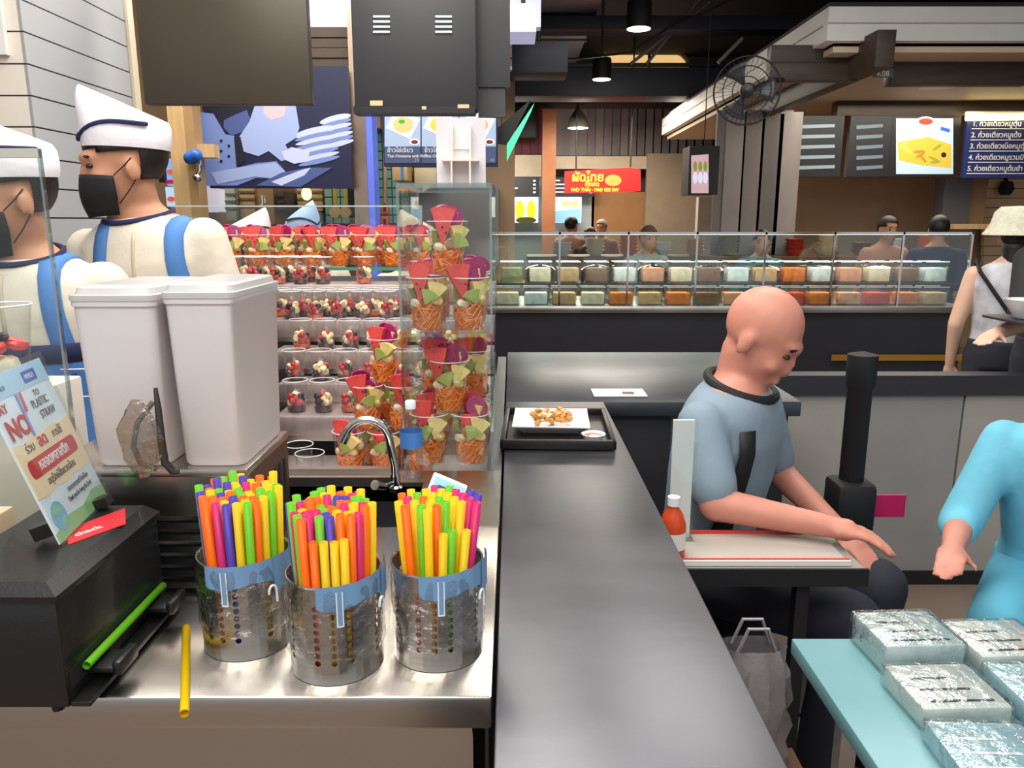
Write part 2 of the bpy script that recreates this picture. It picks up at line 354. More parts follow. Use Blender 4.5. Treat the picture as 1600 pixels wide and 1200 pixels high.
def bucket(x, y, rz, label):
    t = thing('straw_bucket', label, 'bucket', (x, y, TOP + .0008), rz)
    link('wall', BMESH, t); link('rim', RIM, t); link('base', BASE, t)
    # clear printed bag round the bucket
    N, K = 56, 9; vs = []; fs = []; rnd = random.Random(int(x * 1e4))
    ph = [rnd.uniform(0, 6.28) for _ in range(4)]
    for j in range(K + 1):
        z = .032 + (HB + .002 - .032) * j / K
        for i in range(N):
            a = 2 * math.pi * i / N
            r = R0 + .0030 + .0010 * math.sin(7 * a + ph[0] + j * .5) + .0008 * math.sin(13 * a + ph[1] - j * .8)
            if j == K: r = R0 + .0014
            vs.append((r * math.cos(a), r * math.sin(a), z + .004 * math.sin(3 * a + ph[2]) * (1 - j / K)))
    for j in range(K):
        for i in range(N): fs.append((j * N + i, j * N + (i + 1) % N, (j + 1) * N + (i + 1) % N, (j + 1) * N + i))
    film = MB().add(vs, fs).build('plastic_sleeve', FILM, t, smooth=True, angle=80)
    d = math.radians
    arc_patch(d(-112), d(-20), lambda k: HB + .0025 + .004 * k, lambda k: HB - .027 - .004 * math.sin(7 * k), R0 + .0032).build('printed_patch', PRINT, film, smooth=True)
    arc_patch(d(-28), d(12), lambda k: HB + .008, lambda k: HB - .045 + .02 * k, R0 + .0055, 8).build('printed_patch', PRINT, film, smooth=True)
    arc_patch(d(-90), d(-82), lambda k: HB - .004, lambda k: HB - .052, R0 + .0042, 3).build('printed_ribbon', PRINTW, film, smooth=True)
    arc_patch(d(-88.4), d(-83.6), lambda k: HB - .004, lambda k: HB - .049, R0 + .0046, 3).build('printed_ribbon', PRINT, film, smooth=True)
    h = []
    for k in range(9):
        q = math.pi * k / 8; a = d(-32) + .085 * -math.cos(q); h.append(((R0 + .0075) * math.cos(a), (R0 + .0075) * math.sin(a), HB - .042 + .011 * math.sin(q)))
    h.append((h[-1][0], h[-1][1], HB - .056)); MB().tube(h, .0017, 6).build('printed_hook', PRINTW, film)
    return t
b1 = PZ(372, 1035, TOP); b2 = PZ(516, 1073, TOP); b3 = PZ(672, 1052, TOP)
BK = [(b1.x - .004, b1.y + R0), (b2.x - .003, b2.y + R0), (b3.x + .006, b3.y + R0)]
bl = ['perforated steel bucket packed with straws beside the black dispenser', 'perforated steel bucket packed with straws between the two others', 'perforated steel bucket with few splayed straws beside the pickup counter']
for (x, y), rz, l in zip(BK, (-.15, .25, .1), bl): bucket(x, y, rz, l)
# straws
SL = .212
SCOL = {'orange': (255, 122, 10), 'yellow': (246, 214, 20), 'green': (126, 214, 46), 'pink': (226, 52, 128), 'purple': (98, 74, 190)}
def straw_mesh(c):
    m = MB(); r, n = .0056, 12
    ring = lambda rr, z: [(rr * math.cos(2 * math.pi * i / n), rr * math.sin(2 * math.pi * i / n), z) for i in range(n)]
    vs = ring(r, 0) + ring(r, SL) + ring(r - .0007, SL) + ring(r - .0007, SL - .03) + ring(r - .0007, .0)
    fs = []
    for j in range(4):
        for i in range(n): fs.append((j * n + i, j * n + (i + 1) % n, (j + 1) * n + (i + 1) % n, (j + 1) * n + i))
    me = m.add(vs, fs).mesh('straw_' + c); me.materials.append(M('straw_' + c, SCOL[c], .32, transl=.35, spec=.4)); me.polygons.foreach_set('use_smooth', [True] * len(me.polygons))
    return me
SM = {c: straw_mesh(c) for c in SCOL}
def straw(c, p0, p1, label, group, ls=1.0):
    d = (Vector(p1) - Vector(p0)).normalized(); o = link('drinking_straw', SM[c], None, p0)
    o.scale = (1, 1, ls); o.rotation_mode = 'QUATERNION'; o.rotation_quaternion = d.to_track_quat('Z', 'Y')
    tag(o, label, 'straw', group)
names = ['bucket beside the black dispenser', 'middle bucket', 'bucket of splayed straws']
wts = [['yellow'] * 8 + ['orange'] * 7 + ['green'] * 6 + ['purple'] * 4 + ['pink'] * 3, ['orange'] * 8 + ['yellow'] * 5 + ['pink'] * 6 + ['green'] * 6 + ['purple'] * 5]
front = [['green', 'purple', 'orange', 'orange', 'orange', 'orange', 'pink', 'green', 'purple', 'purple', 'yellow', 'yellow', 'green', 'orange', 'yellow', 'green', 'yellow'],
         ['purple', 'green', 'pink', 'green', 'orange', 'pink', 'pink', 'orange', 'yellow', 'yellow', 'purple', 'orange', 'pink', 'orange', 'pink', 'orange', 'yellow']]
for bi in (0, 1):
    bx, by = BK[bi]; pitch = .0117; pts = []
    for j in range(-6, 7):
        for i in range(-6, 7):
            x = (i + .5 * (j % 2)) * pitch; y = j * pitch * .866
            if math.hypot(x, y) < .0490: pts.append((x, y))
    for (x, y) in pts:
        r = math.hypot(x, y); fr = r > .034 and y < .012
        if fr: c = front[bi][min(16, int((x + .05) / .1 * 17))]
        else: c = random.choice(wts[bi])
        z0 = TOP + .006 + random.uniform(0, .005 if y < -.02 else .012) + (random.uniform(.004, .014) if random.random() < .15 and y > -.01 else 0)
        k = 1.16 if bi == 0 else 1.14; ls = 1.0
        if bi == 1 and y < -.036 and -.012 < x < .03: ls = .86; c = 'orange' if x < -.002 else 'yellow'
        straw(c, (bx + x * .975, by + y * .975, z0), (bx + x * k + random.uniform(-.0006, .0006), by + y * k + random.uniform(-.0006, .0006), z0 + SL), '%s plastic straw standing in the %s' % (c, names[bi]), '%s straws in the %s' % (c, names[bi]), ls)
left = ['yellow', 'yellow', 'yellow', 'orange', 'green', 'yellow', 'pink', 'orange']; right = ['pink', 'green', 'yellow', 'pink', 'purple', 'orange', 'green', 'yellow', 'pink', 'purple']; k = 0
for j in range(-3, 4):
    for i in range(-4, 5):
        x0 = (i + .5 * (j % 2)) * .0124; y0 = j * .0124 * .866
        if math.hypot(x0, y0) > .0365: continue
        k += 1; x, y = BK[2]; c = left[k % 8] if x0 < -.006 else right[k % 10]
        b0 = Vector((x + x0, y + y0, TOP + .0075)); b1_ = Vector((x + x0 * 1.68 + .004, y + y0 * 1.45 + .004, TOP + .0075 + SL))
        straw(c, b0, b1_, '%s plastic straw splayed out of the %s' % (c, names[2]), '%s straws in the %s' % (c, names[2]), .84 if (y0 < -.015 and x0 > .006) else 1.0)
s0 = PZ(292, 978, TOP); s1 = PZ(289, 1122, TOP); s0.z = s1.z = TOP + .0062
straw('yellow', s1, s0, 'single loose yellow straw lying over the counter edge', None); COL.objects[-1].pop('group', None)

# ================================================================== black straw dispenser
dp = thing('straw_dispenser', 'black plastic straw dispenser box with two pull levers on the counter', 'dispenser', (-.615, .950, TOP + .0008))
DW, DD, DH = .17, .262, .168
MB().bx(-DW / 2, DW / 2, -DD / 2, DD / 2, .008, DH - .022, b=.003).build('body', BLACK, dp, smooth=True)
m = MB(); x0, x1, y0, y1 = -DW / 2 - .003, DW / 2 + .003, -DD / 2 - .003, DD / 2 + .003; zb, zt = DH - .022, DH; q = .016
m.add([(x0, y0, zb), (x1, y0, zb), (x1, y1, zb), (x0, y1, zb), (x0, y0, zb + .008), (x1, y0, zb + .008), (x1, y1, zb + .008), (x0, y1, zb + .008), (x0 + q, y0 + q * .7, zt), (x1 - q, y0 + q * .7, zt), (x1 - q, y1 - q * .7, zt), (x0 + q, y1 - q * .7, zt)],
      [(0, 3, 2, 1), (0, 1, 5, 4), (1, 2, 6, 5), (2, 3, 7, 6), (3, 0, 4, 7), (4, 5, 9, 8), (5, 6, 10, 9), (6, 7, 11, 10), (7, 4, 8, 11), (8, 9, 10, 11)]).build('lid', BLACK, dp)
for fx in (-.06, .065):
    for fy in (-.12, .12): MB().lathe([(.007, 0), (.008, .009)], 12, (fx, fy, 0)).build('foot', BLACKM, dp)
MB().bx(DW / 2 - .002, DW / 2 + .001, -.125, .125, .028, .052).build('slot', BLACKM, dp)
MB().bx(DW / 2, DW / 2 + .024, -.128, .128, .008, .014, b=.001).build('catch_tray', BLACK, dp)
for y in (-.07, .08):
    lv = MB().bx(DW / 2, DW / 2 + .04, y - .022, y + .022, .03, .037, b=.002).build('lever', BLACK, dp, smooth=True)
    MB().bx(DW / 2 + .034, DW / 2 + .046, y - .024, y + .024, .026, .046, b=.004).build('grip', BLACK, lv, smooth=True)
o = link('drinking_straw', SM['green'], None, (-.615 + DW / 2 + .0072, .957 - .106, TOP + .0455)); o.rotation_euler = (math.radians(-90), 0, 0)
tag(o, 'bright green straw lying in the slot of the black dispenser', 'straw')
# red card and straw notice on the dispenser
tz = TOP + DH + .0008
MB_ = MB().add([(-.575, .93, tz), (-.535, 1.0, tz), (-.565, 1.06, tz), (-.605, .98, tz), (-.575, .93, tz + .001), (-.535, 1.0, tz + .001), (-.565, 1.06, tz + .001), (-.605, .98, tz + .001)], [(0, 3, 2, 1), (4, 5, 6, 7), (0, 1, 5, 4), (1, 2, 6, 5), (2, 3, 7, 6), (3, 0, 4, 7)])
rc = tag(MB_.build('red_card', M('red_card', (206, 38, 48), .4)), 'small red card lying under the leaning straw notice', 'card')
text('check', .016, Matrix.Translation((-.578, .955, tz + .0012)) @ Matrix.Rotation(math.radians(60), 4, 'Z'), PRINTW, parent=rc)
sg = thing('straw_notice', 'leaning notice saying NO to plastic straw in a clear holder on the dispenser', 'sign', (0, 0, 0))
B0 = Vector((-.583, .925, tz + .003)); B1 = Vector((-.611, 1.098, tz + .003)); UP = Vector((-.072, .004, .215))
ex = (B1 - B0); Wd = ex.length; ex.normalize(); Hs = UP.length; ey = UP.normalized(); ez = ex.cross(ey).normalized(); ey = ez.cross(ex)
SGM = Matrix(((ex.x, ey.x, ez.x, B0.x), (ex.y, ey.y, ez.y, B0.y), (ex.z, ey.z, ez.z, B0.z), (0, 0, 0, 1)))
def sgn(name, poly, mat, z0=.001, z1=.0014, par=sg):
    n = len(poly); return MB().add([(x * Wd, y * Hs, z0) for x, y in poly] + [(x * Wd, y * Hs, z1) for x, y in poly], [tuple(reversed(range(n))), tuple(range(n, 2 * n))] + [(i, (i + 1) % n, n + (i + 1) % n, n + i) for i in range(n)], SGM).build(name, mat, par)
board = sgn('notice_sheet', [(0, 0), (1, 0), (1, 1), (0, 1)], M('notice_paleblue', (222, 234, 246), .4), -.001, .001)
sgn('clear_holder', [(-.02, -.01), (1.02, -.01), (1.02, 1.04), (-.02, 1.04)], ACRYL, .0042, .0052)
sgn('sky_band', [(0, .86), (1, .86), (1, 1), (0, 1)], M('notice_sky', (172, 208, 238), .4), par=board)
wob = [0.01, -.008, .012, -.01, .008, -.012, .01]
sgn('sand_band', [(k / 6, .27 + wob[k]) for k in range(7)] + [(1 - k / 6, .60 + wob[k]) for k in range(7)], M('notice_sand', (244, 220, 186), .4), par=board)
sgn('grass_band', [(0, 0), (1, 0), (1, .1), (.8, .12), (.55, .08), (.3, .1), (0, .06)], M('notice_grass', (150, 204, 140), .4), par=board)
sgn('red_pill', [(.12 + .04 * math.cos(t), .435 + .055 * math.sin(t)) for t in [math.pi / 2 + math.pi * k / 8 for k in range(9)]] + [(.88 + .04 * math.cos(t), .435 + .055 * math.sin(t)) for t in [-math.pi / 2 + math.pi * k / 8 for k in range(9)]], M('notice_red', (200, 36, 52), .4), .0014, .0018, board)
sgn('logo_plate', [(.6, .89), (.82, .89), (.82, .96), (.6, .96)], M('notice_logo_blue', (40, 86, 190), .4), .0014, .0018, board)
gl = sgn('globe_print', [(.17 + .11 * math.cos(t), .13 + .09 * math.sin(t)) for t in [2 * math.pi * k / 20 for k in range(20)]], M('globe_blue', (126, 186, 226), .4), .0014, .0018, board)
sgn('globe_land', [(.10, .16), (.16, .2), (.22, .19), (.2, .15), (.14, .13)], _M['notice_grass'], .0018, .0021, gl)
sgn('globe_land', [(.15, .06), (.22, .07), (.25, .11), (.19, .11)], _M['notice_grass'], .0018, .0021, gl)
RED, DK, WHT = _M['notice_red'], M('print_dark', (52, 54, 62), .5), M('print_white', (244, 244, 244), .5)
def sgt(s, x, y, size, mat, al='LEFT', sx=1.0, bold=0.0):
    return text(s, size * Hs, SGM @ Matrix.Translation((x * Wd, y * Hs, .0019)) @ Matrix.Diagonal((sx, 1, 1, 1)), mat, parent=board, align=al, ext=.0002, bold=bold)
sgt('SAY', .03, .785, .075, RED, bold=.0003); sgt('NO', .06, .63, .16, RED, bold=.0012)
sgt('TO', .64, .80, .055, DK); sgt('PLASTIC', .54, .735, .072, DK, sx=.82); sgt('STRAW', .60, .66, .072, DK, sx=.82)
sgn('straw_print', [(.42, .74), (.45, .74), (.47, .86), (.44, .86)], M('straw_print_pink', (230, 70, 110), .5), .0021, .0024, board)
sgn('straw_print', [(.36, .6), (.39, .6), (.41, .86), (.38, .86)], M('straw_print_blue', (130, 150, 220), .5), .0021, .0024, board)
sgt('ร่วม', .16, .53, .07, DK); sgt('ลด', .37, .525, .10, RED, bold=.0006); sgt('การใช้', .62, .53, .07, DK, sx=.85)
sgt('หลอดพลาสติก', .5, .41, .088, WHT, 'CENTER', .8, .0004); sgt('อนุรักษ์สิ่งแวดล้อม', .5, .31, .066, DK, 'CENTER', .8)
sgt('ขอบคุณคุณที่รักษ์โลก', .65, .205, .046, DK, 'CENTER', .8); sgt('Thank you for loving the Earth', .62, .15, .046, DK, 'CENTER', .62)
sgt('PIER21', .63, .91, .042, WHT); sgt('TERMINAL21', .05, .905, .034, DK)
MB().bx(-.003, .02, -.002, .012, .0, .02, SGM @ Matrix.Translation((Wd * .72, 0, 0))).build('clip', BLACK, sg)
MB().bx(-.01, .012, .012, .03, -.03, .0, SGM @ Matrix.Translation((Wd * .1, .0, 0))).build('clip', BLACK, sg)
kb = thing('kraft_box', 'kraft paper box with dark script print behind the dispenser', 'box', (-.905, 1.06, TOP + .0008))
MB().bx(-.12, .12, -.085, .085, 0, .14, b=.004).build('body', M('kraft', (206, 184, 152), .7, var=.06), kb, smooth=True)
for k in range(3): MB().tube([(-.09 + .06 * k + .006 * i, -.03 + .012 * math.sin(i * 1.9 + k), .1412) for i in range(9)], .0012, 5).build('script_print', DK, kb)
for s in ('body',): text('nature', .04, Matrix.Translation((-.08, -.07, .1412)), DK, parent=kb)

# ================================================================== steel stand and white bins
st = thing('bin_stand', 'low louvred steel stand under the two white plastic bins', 'stand', (-.56, 1.225, TOP + .0008))
MB().bx(-.165, .155, -.105, .115, .195, .208, b=.002).build('top_plate', STEEL, st, smooth=True)
MB().bx(-.165, .155, -.100, -.094, .13, .195).build('apron', STEEL, st)
MB().bx(.147, .153, -.094, .112, .0, .195).build('side_plate', M('stand_side', (140, 120, 108), .3, 1, var=.2), st)
MB().bx(-.165, -.159, -.094, .112, .0, .195).build('side_plate', STEEL, st); MB().bx(-.159, .147, .106, .112, 0, .195).build('back_plate', STEEL, st)
for k in range(6):
    MB().bx(-.159, .147, -.098, -.088, .008 + k * .02, .018 + k * .02).build('louvre', DSTEEL, st)
for k in range(7):
    MB().bx(.153, .1542, -.08 + k * .027, -.068 + k * .027, .03, .165).build('vent_slot', BLACKM, st)
FROST = M('frosted_plastic', (244, 238, 238), .38, transl=.12, bump=.05, bscale=30, var=.03)
def bin_(x, y, w, d, h, label):
    t = thing('plastic_bin', label, 'container', (x, y, TOP + .2098))
    k = .9
    def ring(z, s, r=.016):
        pts = []
        for cx, cy, a0 in ((1, 1, 0), (-1, 1, 90), (-1, -1, 180), (1, -1, 270)):
            for i in range(4):
                a = math.radians(a0 + 30 * i); pts.append((cx * (w / 2 * s - r) + r * math.cos(a), cy * (d / 2 * s - r) + r * math.sin(a), z))
        return pts
    def loft(zs):
        m = MB(); vs = []; fs = []
        for z, s in zs: vs += ring(z, s)
        for j in range(len(zs) - 1):
            for i in range(16): fs.append((16 * j + i, 16 * j + (i + 1) % 16, 16 * (j + 1) + (i + 1) % 16, 16 * (j + 1) + i))
        fs.append(tuple(reversed(range(16)))); fs.append(tuple(range(16 * (len(zs) - 1), 16 * len(zs)))); return m.add(vs, fs)
    loft([(0, .86), (.006, .9), (h - .022, 1.0), (h - .02, 1.03), (h - .012, 1.03), (h - .012, 1.0)]).build('body', FROST, t, smooth=True, angle=50)
    lid = loft([(h - .012, 1.045), (h - .004, 1.05), (h - .003, .97), (h + .006, .94), (h + .008, .90)]).build('lid', M('clear_lid', (232, 230, 228), .2, transl=.3, spec=.6), t, smooth=True, angle=30)
    loft([(h + .008, .8), (h + .0095, .78)]).build('lid_panel', M('clear_lid', (0, 0, 0)), lid)
    return t
p = PZ(300, 755, TOP + .209)
bin_(-.459, 1.232, .104, .225, .272, 'white frosted plastic bin with clear lid nearest the faucet')
bin_(-.585, 1.232, .122, .225, .268, 'wider white frosted plastic bin beside the server in cream uniform')
# bagged scoop handle between the bins
sc = thing('bagged_scoop', 'dark curved scoop handle in a crumpled clear bag against the bins', 'scoop', (-.521, 1.088, TOP + .213))
MB().tube([(.004, 0, .13), (.008, -.006, .10), (.010, -.010, .05), (.012, -.010, .02), (.022, -.008, .006), (.03, -.006, .006)], [.003, .005, .006, .006, .006, .005], 8).build('handle', M('dark_rubber', (52, 46, 42), .45), sc, smooth=True)
MB().tube([(-.0, -.004, .11), (-.022, -.012, .08), (-.03, -.014, .045), (-.022, -.014, .02), (.0, -.01, .01)], .004, 8).build('hoop', M('grey_rubber', (110, 106, 100), .5), sc, smooth=True)
bag = MB(); N, K = 20, 8; vs = []; fs = []; rr = random.Random(3)
for j in range(K + 1):
    for i in range(N):
        a = 2 * math.pi * i / N; s = math.sin(math.pi * (j + .6) / (K + 1.2)); q = rr.uniform(.82, 1.12)
        vs.append((-.018 + .032 * s * q * math.cos(a), -.016 + .012 * s * q * math.sin(a), -.002 + .118 * j / K))
for j in range(K):
    for i in range(N): fs.append((j * N + i, j * N + (i + 1) % N, (j + 1) * N + (i + 1) % N, (j + 1) * N + i))
bag.add(vs, fs).build('clear_bag', CLEAR('crumpled_bag', (225, 216, 204), .16, .6, 1.4, .1, bump=.6, bscale=60), sc, smooth=True, angle=20)

# ================================================================== faucet, bottle, phone
fp = PZ(617, 782, TOP)
fc = thing('gooseneck_faucet', 'chrome gooseneck faucet curving over the sink', 'faucet', (fp.x, 1.60, TOP - .0))
fc.location = (P(617, 782, 1.58).x, 1.60, TOP - .01)
MB().lathe([(.016, .01), (.016, .02), (.011, .024), (.011, .05)], 16).build('base', CHROME, fc, smooth=True)
pts = [(0, 0, .04), (-.001, 0, .07), (-.007, -.005, .105)]
for k in range(11):
    a = math.pi * k / 10 * .86; pts.append((-.056 + .047 * math.cos(a + .1), -.01 - .01 * k / 10, .128 + .047 * math.sin(a + .1)))
MB().tube(pts, .0092, 12).build('spout', CHROME, fc, smooth=True)
e = Vector(pts[-1]); d = (e - Vector(pts[-2])).normalized(); MB().tube([e - d * .004, e + d * .018], .0115, 14).build('aerator', CHROME, fc, smooth=True)
MB().tube([(-.02, -.03, .03), (-.035, -.06, .045)], [.008, .011], 10).build('handle', CHROME, fc, smooth=True); MB().tube([(0, 0, .03), (-.02, -.03, .03)], .006, 8).build('handle_stem', CHROME, fc)
bt = thing('water_bottle', 'small clear water bottle with blue label between fruit cups and acrylic case', 'bottle', (-.232, 1.705, TOP + .0008))
MB().lathe([(0, .0), (.022, .0), (.026, .006), (.026, .03), (.0245, .035), (.026, .04), (.0245, .06), (.026, .066), (.026, .115), (.022, .135), (.011, .152), (.0105, .166)], 20).build('body', CUPC, bt, smooth=True)
MB().lathe([(.0266, .07), (.0266, .108)], 20, caps=False).build('label', M('bottle_label', (70, 130, 205), .4), bt, smooth=True)
MB().lathe([(.0125, .160), (.0125, .176), (.011, .178)], 16).build('cap', M('bottle_cap', (235, 240, 245), .4), bt, smooth=True)
ph = thing('payment_phone', 'white-framed phone with pale blue screen propped behind the splayed straws', 'phone', (-.135, 1.12, TOP + .085), math.radians(20)); ph.rotation_euler = (math.radians(-24), math.radians(26), math.radians(8)); ph.scale = (.82,) * 3
MB().bx(-.036, .036, -.004, .004, -.01, .135, b=.003).build('frame', M('phone_white', (238, 238, 238), .4), ph, smooth=True)
MB().bx(-.031, .031, -.0048, -.004, 0, .128).build('screen', M('phone_screen', (150, 200, 236), .3, emit=.5), ph)
MB().bx(-.02, .0, -.0052, -.0048, .095, .115).build('screen_icon', M('phone_icon', (60, 90, 170), .4), ph)
MB().bx(-.012, .012, .004, .02, -.10, .05).build('stand_arm', BLACK, ph)
# ================================================================== fruit
CARROT = M('carrot_orange', (252, 146, 40), .4, var=.12, vscale=60, sss=.1)
MELON = M('watermelon_red', (222, 74, 70), .35, var=.18, vscale=70, bump=.2, bscale=90, sss=.1)
DRAGON = M('dragonfruit_magenta', (158, 26, 98), .35, var=.22, vscale=140, bump=.4, bscale=120)
PINE = M('pineapple_yellow', (240, 214, 138), .4, var=.1, vscale=60, bump=.3, bscale=90, sss=.1)
GUAVA = M('guava_green', (160, 176, 84), .4, var=.14, vscale=50)
APPLE = M('pale_fruit', (240, 232, 198), .4, var=.06, vscale=40)
SEED = M('seed_black', (18, 14, 12), .4)
BERRY = M('berry_red', (178, 40, 50), .3, bump=.5, bscale=160, var=.2, vscale=60)
DBERRY = M('berry_dark', (32, 24, 34), .35)
BANANA = M('banana_slice', (238, 220, 170), .45)
SYRUP = M('dark_syrup', (52, 14, 18), .25); SYRUP2 = M('amber_syrup', (196, 84, 30), .25)
CH, CR1, CR0 = .125, .047, .034
def cup_r(z, h=CH, r1=CR1, r0=CR0): return r0 + (r1 - r0) * z / h
CUPM = MB().lathe([(0, .002), (CR0, .002), (CR1, CH)], 28, caps=False).mesh('cup_shell'); CUPM.materials.append(CUPC); CUPM.polygons.foreach_set('use_smooth', [True] * len(CUPM.polygons))
RIMM = MB().tube([(CR1 * math.cos(2 * math.pi * k / 28), CR1 * math.sin(2 * math.pi * k / 28), CH) for k in range(29)], .0012, 6).mesh('cup_rim'); RIMM.materials.append(RIMC)
def wedge(w, h, t):  # triangular wedge, tip down, crinkled face
    m = MB(); n = 9; poly = []
    for k in range(n + 1): poly.append((-w / 2 + w * k / n, h + .0015 * (k % 2) + .004 * math.sin(math.pi * k / n)))
    poly = [(0, 0)] + [(x, z) for x, z in reversed(poly)]
    return m.prism(poly, -t / 2, t / 2)
def slice_(r, t):
    m = MB(); n = 22; poly = [((r + .0010 * (k % 2)) * math.cos(2 * math.pi * k / n), r * .86 * math.sin(2 * math.pi * k / n)) for k in range(n)]
    m.prism(poly, -t / 2, t / 2)
    for k in range(-4, 5):
        x = k * r / 5; hh = r * .8 * math.sqrt(max(0, 1 - (x / r) ** 2)); m.bx(x - r / 18, x + r / 18, -t / 2 - .0012, -t / 2 + .001, -hh, hh)
    return m
def chunk(sx, sy, sz, seed):
    r = random.Random(seed); m = MB(); m.ell((0, 0, 0), (sx, sy, sz), nu=9, nv=6)
    m.v = [(x * r.uniform(.85, 1.15), y * r.uniform(.85, 1.15), max(-sz * .75, min(sz * .75, z)) * r.uniform(.9, 1.1)) for x, y, z in m.v]; return m
def wind(m, M4): return [tuple(M4 @ Vector(v)) for v in m.v]
def put(m, name, mat, parent, loc, rot, smooth=False):
    T = Matrix.Translation(Vector(loc)) @ Euler([math.radians(a) for a in rot]).to_matrix().to_4x4()
    return MB().add(m.v, m.f, T).build(name, mat, parent, smooth=smooth, angle=35)
def sector(r, ang, t, rind=None):   # wedge of a round slice, corner at the origin, opening upwards
    n = 7; poly = [(0, 0)] + [(r * math.sin(-ang / 2 + ang * k / n), r * math.cos(-ang / 2 + ang * k / n)) for k in range(n + 1)]
    return MB().prism(poly, -t / 2, t / 2)
CARROT2 = M('carrot_shade', (240, 122, 30), .45, var=.1, vscale=60)  # darker orange puts the shade between the shreds into the core's colour
def fruit_proto(seed):
    r = random.Random(seed); t = thing('fruit_cup', '', 'fruit cup')
    link('cup_shell', CUPM, t); link('cup_rim', RIMM, t)
    MB().lathe([(0, .004), (CR0 - .007, .004), (cup_r(.05) - .010, .05), (0, .054)], 16).build('carrot_core', CARROT2, t)
    m = MB()
    for k in range(105):
        z = r.uniform(.008, .06); R = cup_r(z) - .0035; a = r.uniform(0, 6.28); rad = R * math.sqrt(r.uniform(.72, 1)); p = Vector((rad * math.cos(a), rad * math.sin(a), z))
        tng = Vector((-math.sin(a), math.cos(a), r.uniform(-1.8, 1.8))).normalized() * r.uniform(.010, .02)
        q = p + tng; p = p - tng; mid = (p + q) / 2
        for w in (p, q, mid):
            w.z = min(.068, max(.006, w.z)); h = math.hypot(w.x, w.y); lim = cup_r(w.z) - .0028
            if h > lim: w.x *= lim / h; w.y *= lim / h
        m.tube([p, mid, q], .0019, 4)
    c = m.build('carrot_shreds', CARROT, t); c['kind'] = 'stuff'
    U = r.uniform
    put(wedge(.054 + U(-.004, .008), .088, .016), 'watermelon_wedge', MELON, t, (-.014 + U(-.006, .004), -.022, .064), (-7, U(-8, 4), U(-14, 10)))
    put(wedge(.050, .066, .015), 'watermelon_wedge', MELON, t, (U(-.02, .0), .022, .088), (12, U(-14, 14), U(150, 210)))
    put(slice_(.028, .007), 'dragon_fruit_slice', DRAGON, t, (.014 + U(-.004, .006), .002 + U(-.006, .006), .138), (U(-30, -5), U(10, 45), U(-25, 30)))
    put(slice_(.026, .007), 'dragon_fruit_slice', DRAGON, t, (-.012, .020, .144), (U(10, 40), U(-40, 20), U(-60, 60)))
    put(sector(.050, 1.0, .018), 'pineapple_wedge', PINE, t, (.018, -.020, .066), (-4, U(8, 22), U(10, 35)))
    put(sector(.044, .9, .018), 'pineapple_wedge', PINE, t, (.022, .004, .100), (U(-10, 10), U(15, 40), U(40, 90)))
    put(chunk(.016, .012, .014, seed), 'pineapple_chunk', PINE, t, (.026, -.014, .072), (U(-15, 15), 12, U(0, 60)))
    put(sector(.036, 1.3, .012), 'guava_slice', GUAVA, t, (.004 + U(-.004, .006), -.0305, .064), (-6, U(-40, 60), U(-6, 14)))
    put(sector(.034, 1.2, .012), 'guava_slice', GUAVA, t, (-.030, .002, .074), (0, U(-10, 10), 80))
    put(chunk(.015, .010, .012, seed + 9), 'pale_fruit_chunk', APPLE, t, (-.020, -.022, .066), (0, 20, 0))
    put(chunk(.017, .012, .014, seed + 11), 'pale_fruit_chunk', APPLE, t, (.010, .024, .074), (0, -20, 30))
    put(chunk(.017, .012, .012, seed + 13), 'pale_fruit_chunk', APPLE, t, (-.022, .02, .076), (0, -20, 130))
    for k in range(2): put(chunk(.0022, .0014, .0032, k), 'seed', SEED, t, (-.016 + .009 * k, -.0312, .112 - .012 * k), (0, 0, 0))
    return t
FP = [fruit_proto(s) for s in (11, 23, 37, 51)]; fpu = [False] * 4; fcount = 0
def fruit_cup(x, y, z, label, group, rz=None):
    global fcount
    k = fcount % 4; fcount += 1
    if not fpu[k]: o = FP[k]; fpu[k] = True
    else: o = copy_tree(FP[k])
    o.location = (x, y, z); o.rotation_euler = (0, 0, random.uniform(-.7, .7) if rz is None else rz); tag(o, label, 'fruit cup', group)
def at(px, Y, z): d = ray(px, 600); zc = Y * math.cos(PITCH) + (CZ - z) * math.sin(PITCH); return (px - 800) / F * zc
CC = -.150; XA, XB = CC - .0493, CC + .0493; Z1 = 1.2468; Z0 = TOP + .0018
fruit_cup(XA, 1.80, Z1, 'fruit cup with pineapple on the upper acrylic shelf above the water bottle', None); fruit_cup(XB, 1.80, Z1, 'fruit cup with pineapple on the upper acrylic shelf beside the outer case wall', None)
gB = 'fruit cups at the back of the acrylic case'; lB = 'fruit cup in the rear row inside the tall acrylic case'
for Y in (1.912, 2.024):
    for X in (XA, XB): fruit_cup(X, Y, Z1, lB, gB)
fruit_cup(CC, 1.82, Z1 + CH + .002, 'topmost fruit cup of the acrylic case, with upright watermelon wedge', None, .2)
fruit_cup(XA, 1.80, Z0, 'fruit cup on the counter inside the acrylic case beside the water bottle', None); fruit_cup(XB, 1.80, Z0, 'fruit cup on the counter inside the acrylic case nearest the pickup counter', None)
for Y in (1.912, 2.024):
    for X in (XA, XB): fruit_cup(X, Y, Z0, lB, gB)
fruit_cup(CC, 1.815, Z0 + CH + .002, 'fruit cup stacked alone on the lower front pair inside the acrylic case', None, -.2)
for X in (XA, XB): fruit_cup(X, 1.968, Z0 + CH + .002, 'fruit cup stacked on the rear lower cups inside the acrylic case', 'stacked rear cups in the acrylic case')
zw = .8012; gp = 'fruit cups in the bottom layer of the pile'; lp = 'fruit cup in the bottom layer of the pile beside the faucet'; PX = at(548, 2.07, zw)
for i in range(3): fruit_cup(PX + .0985 * i, 2.075, zw, lp, gp)
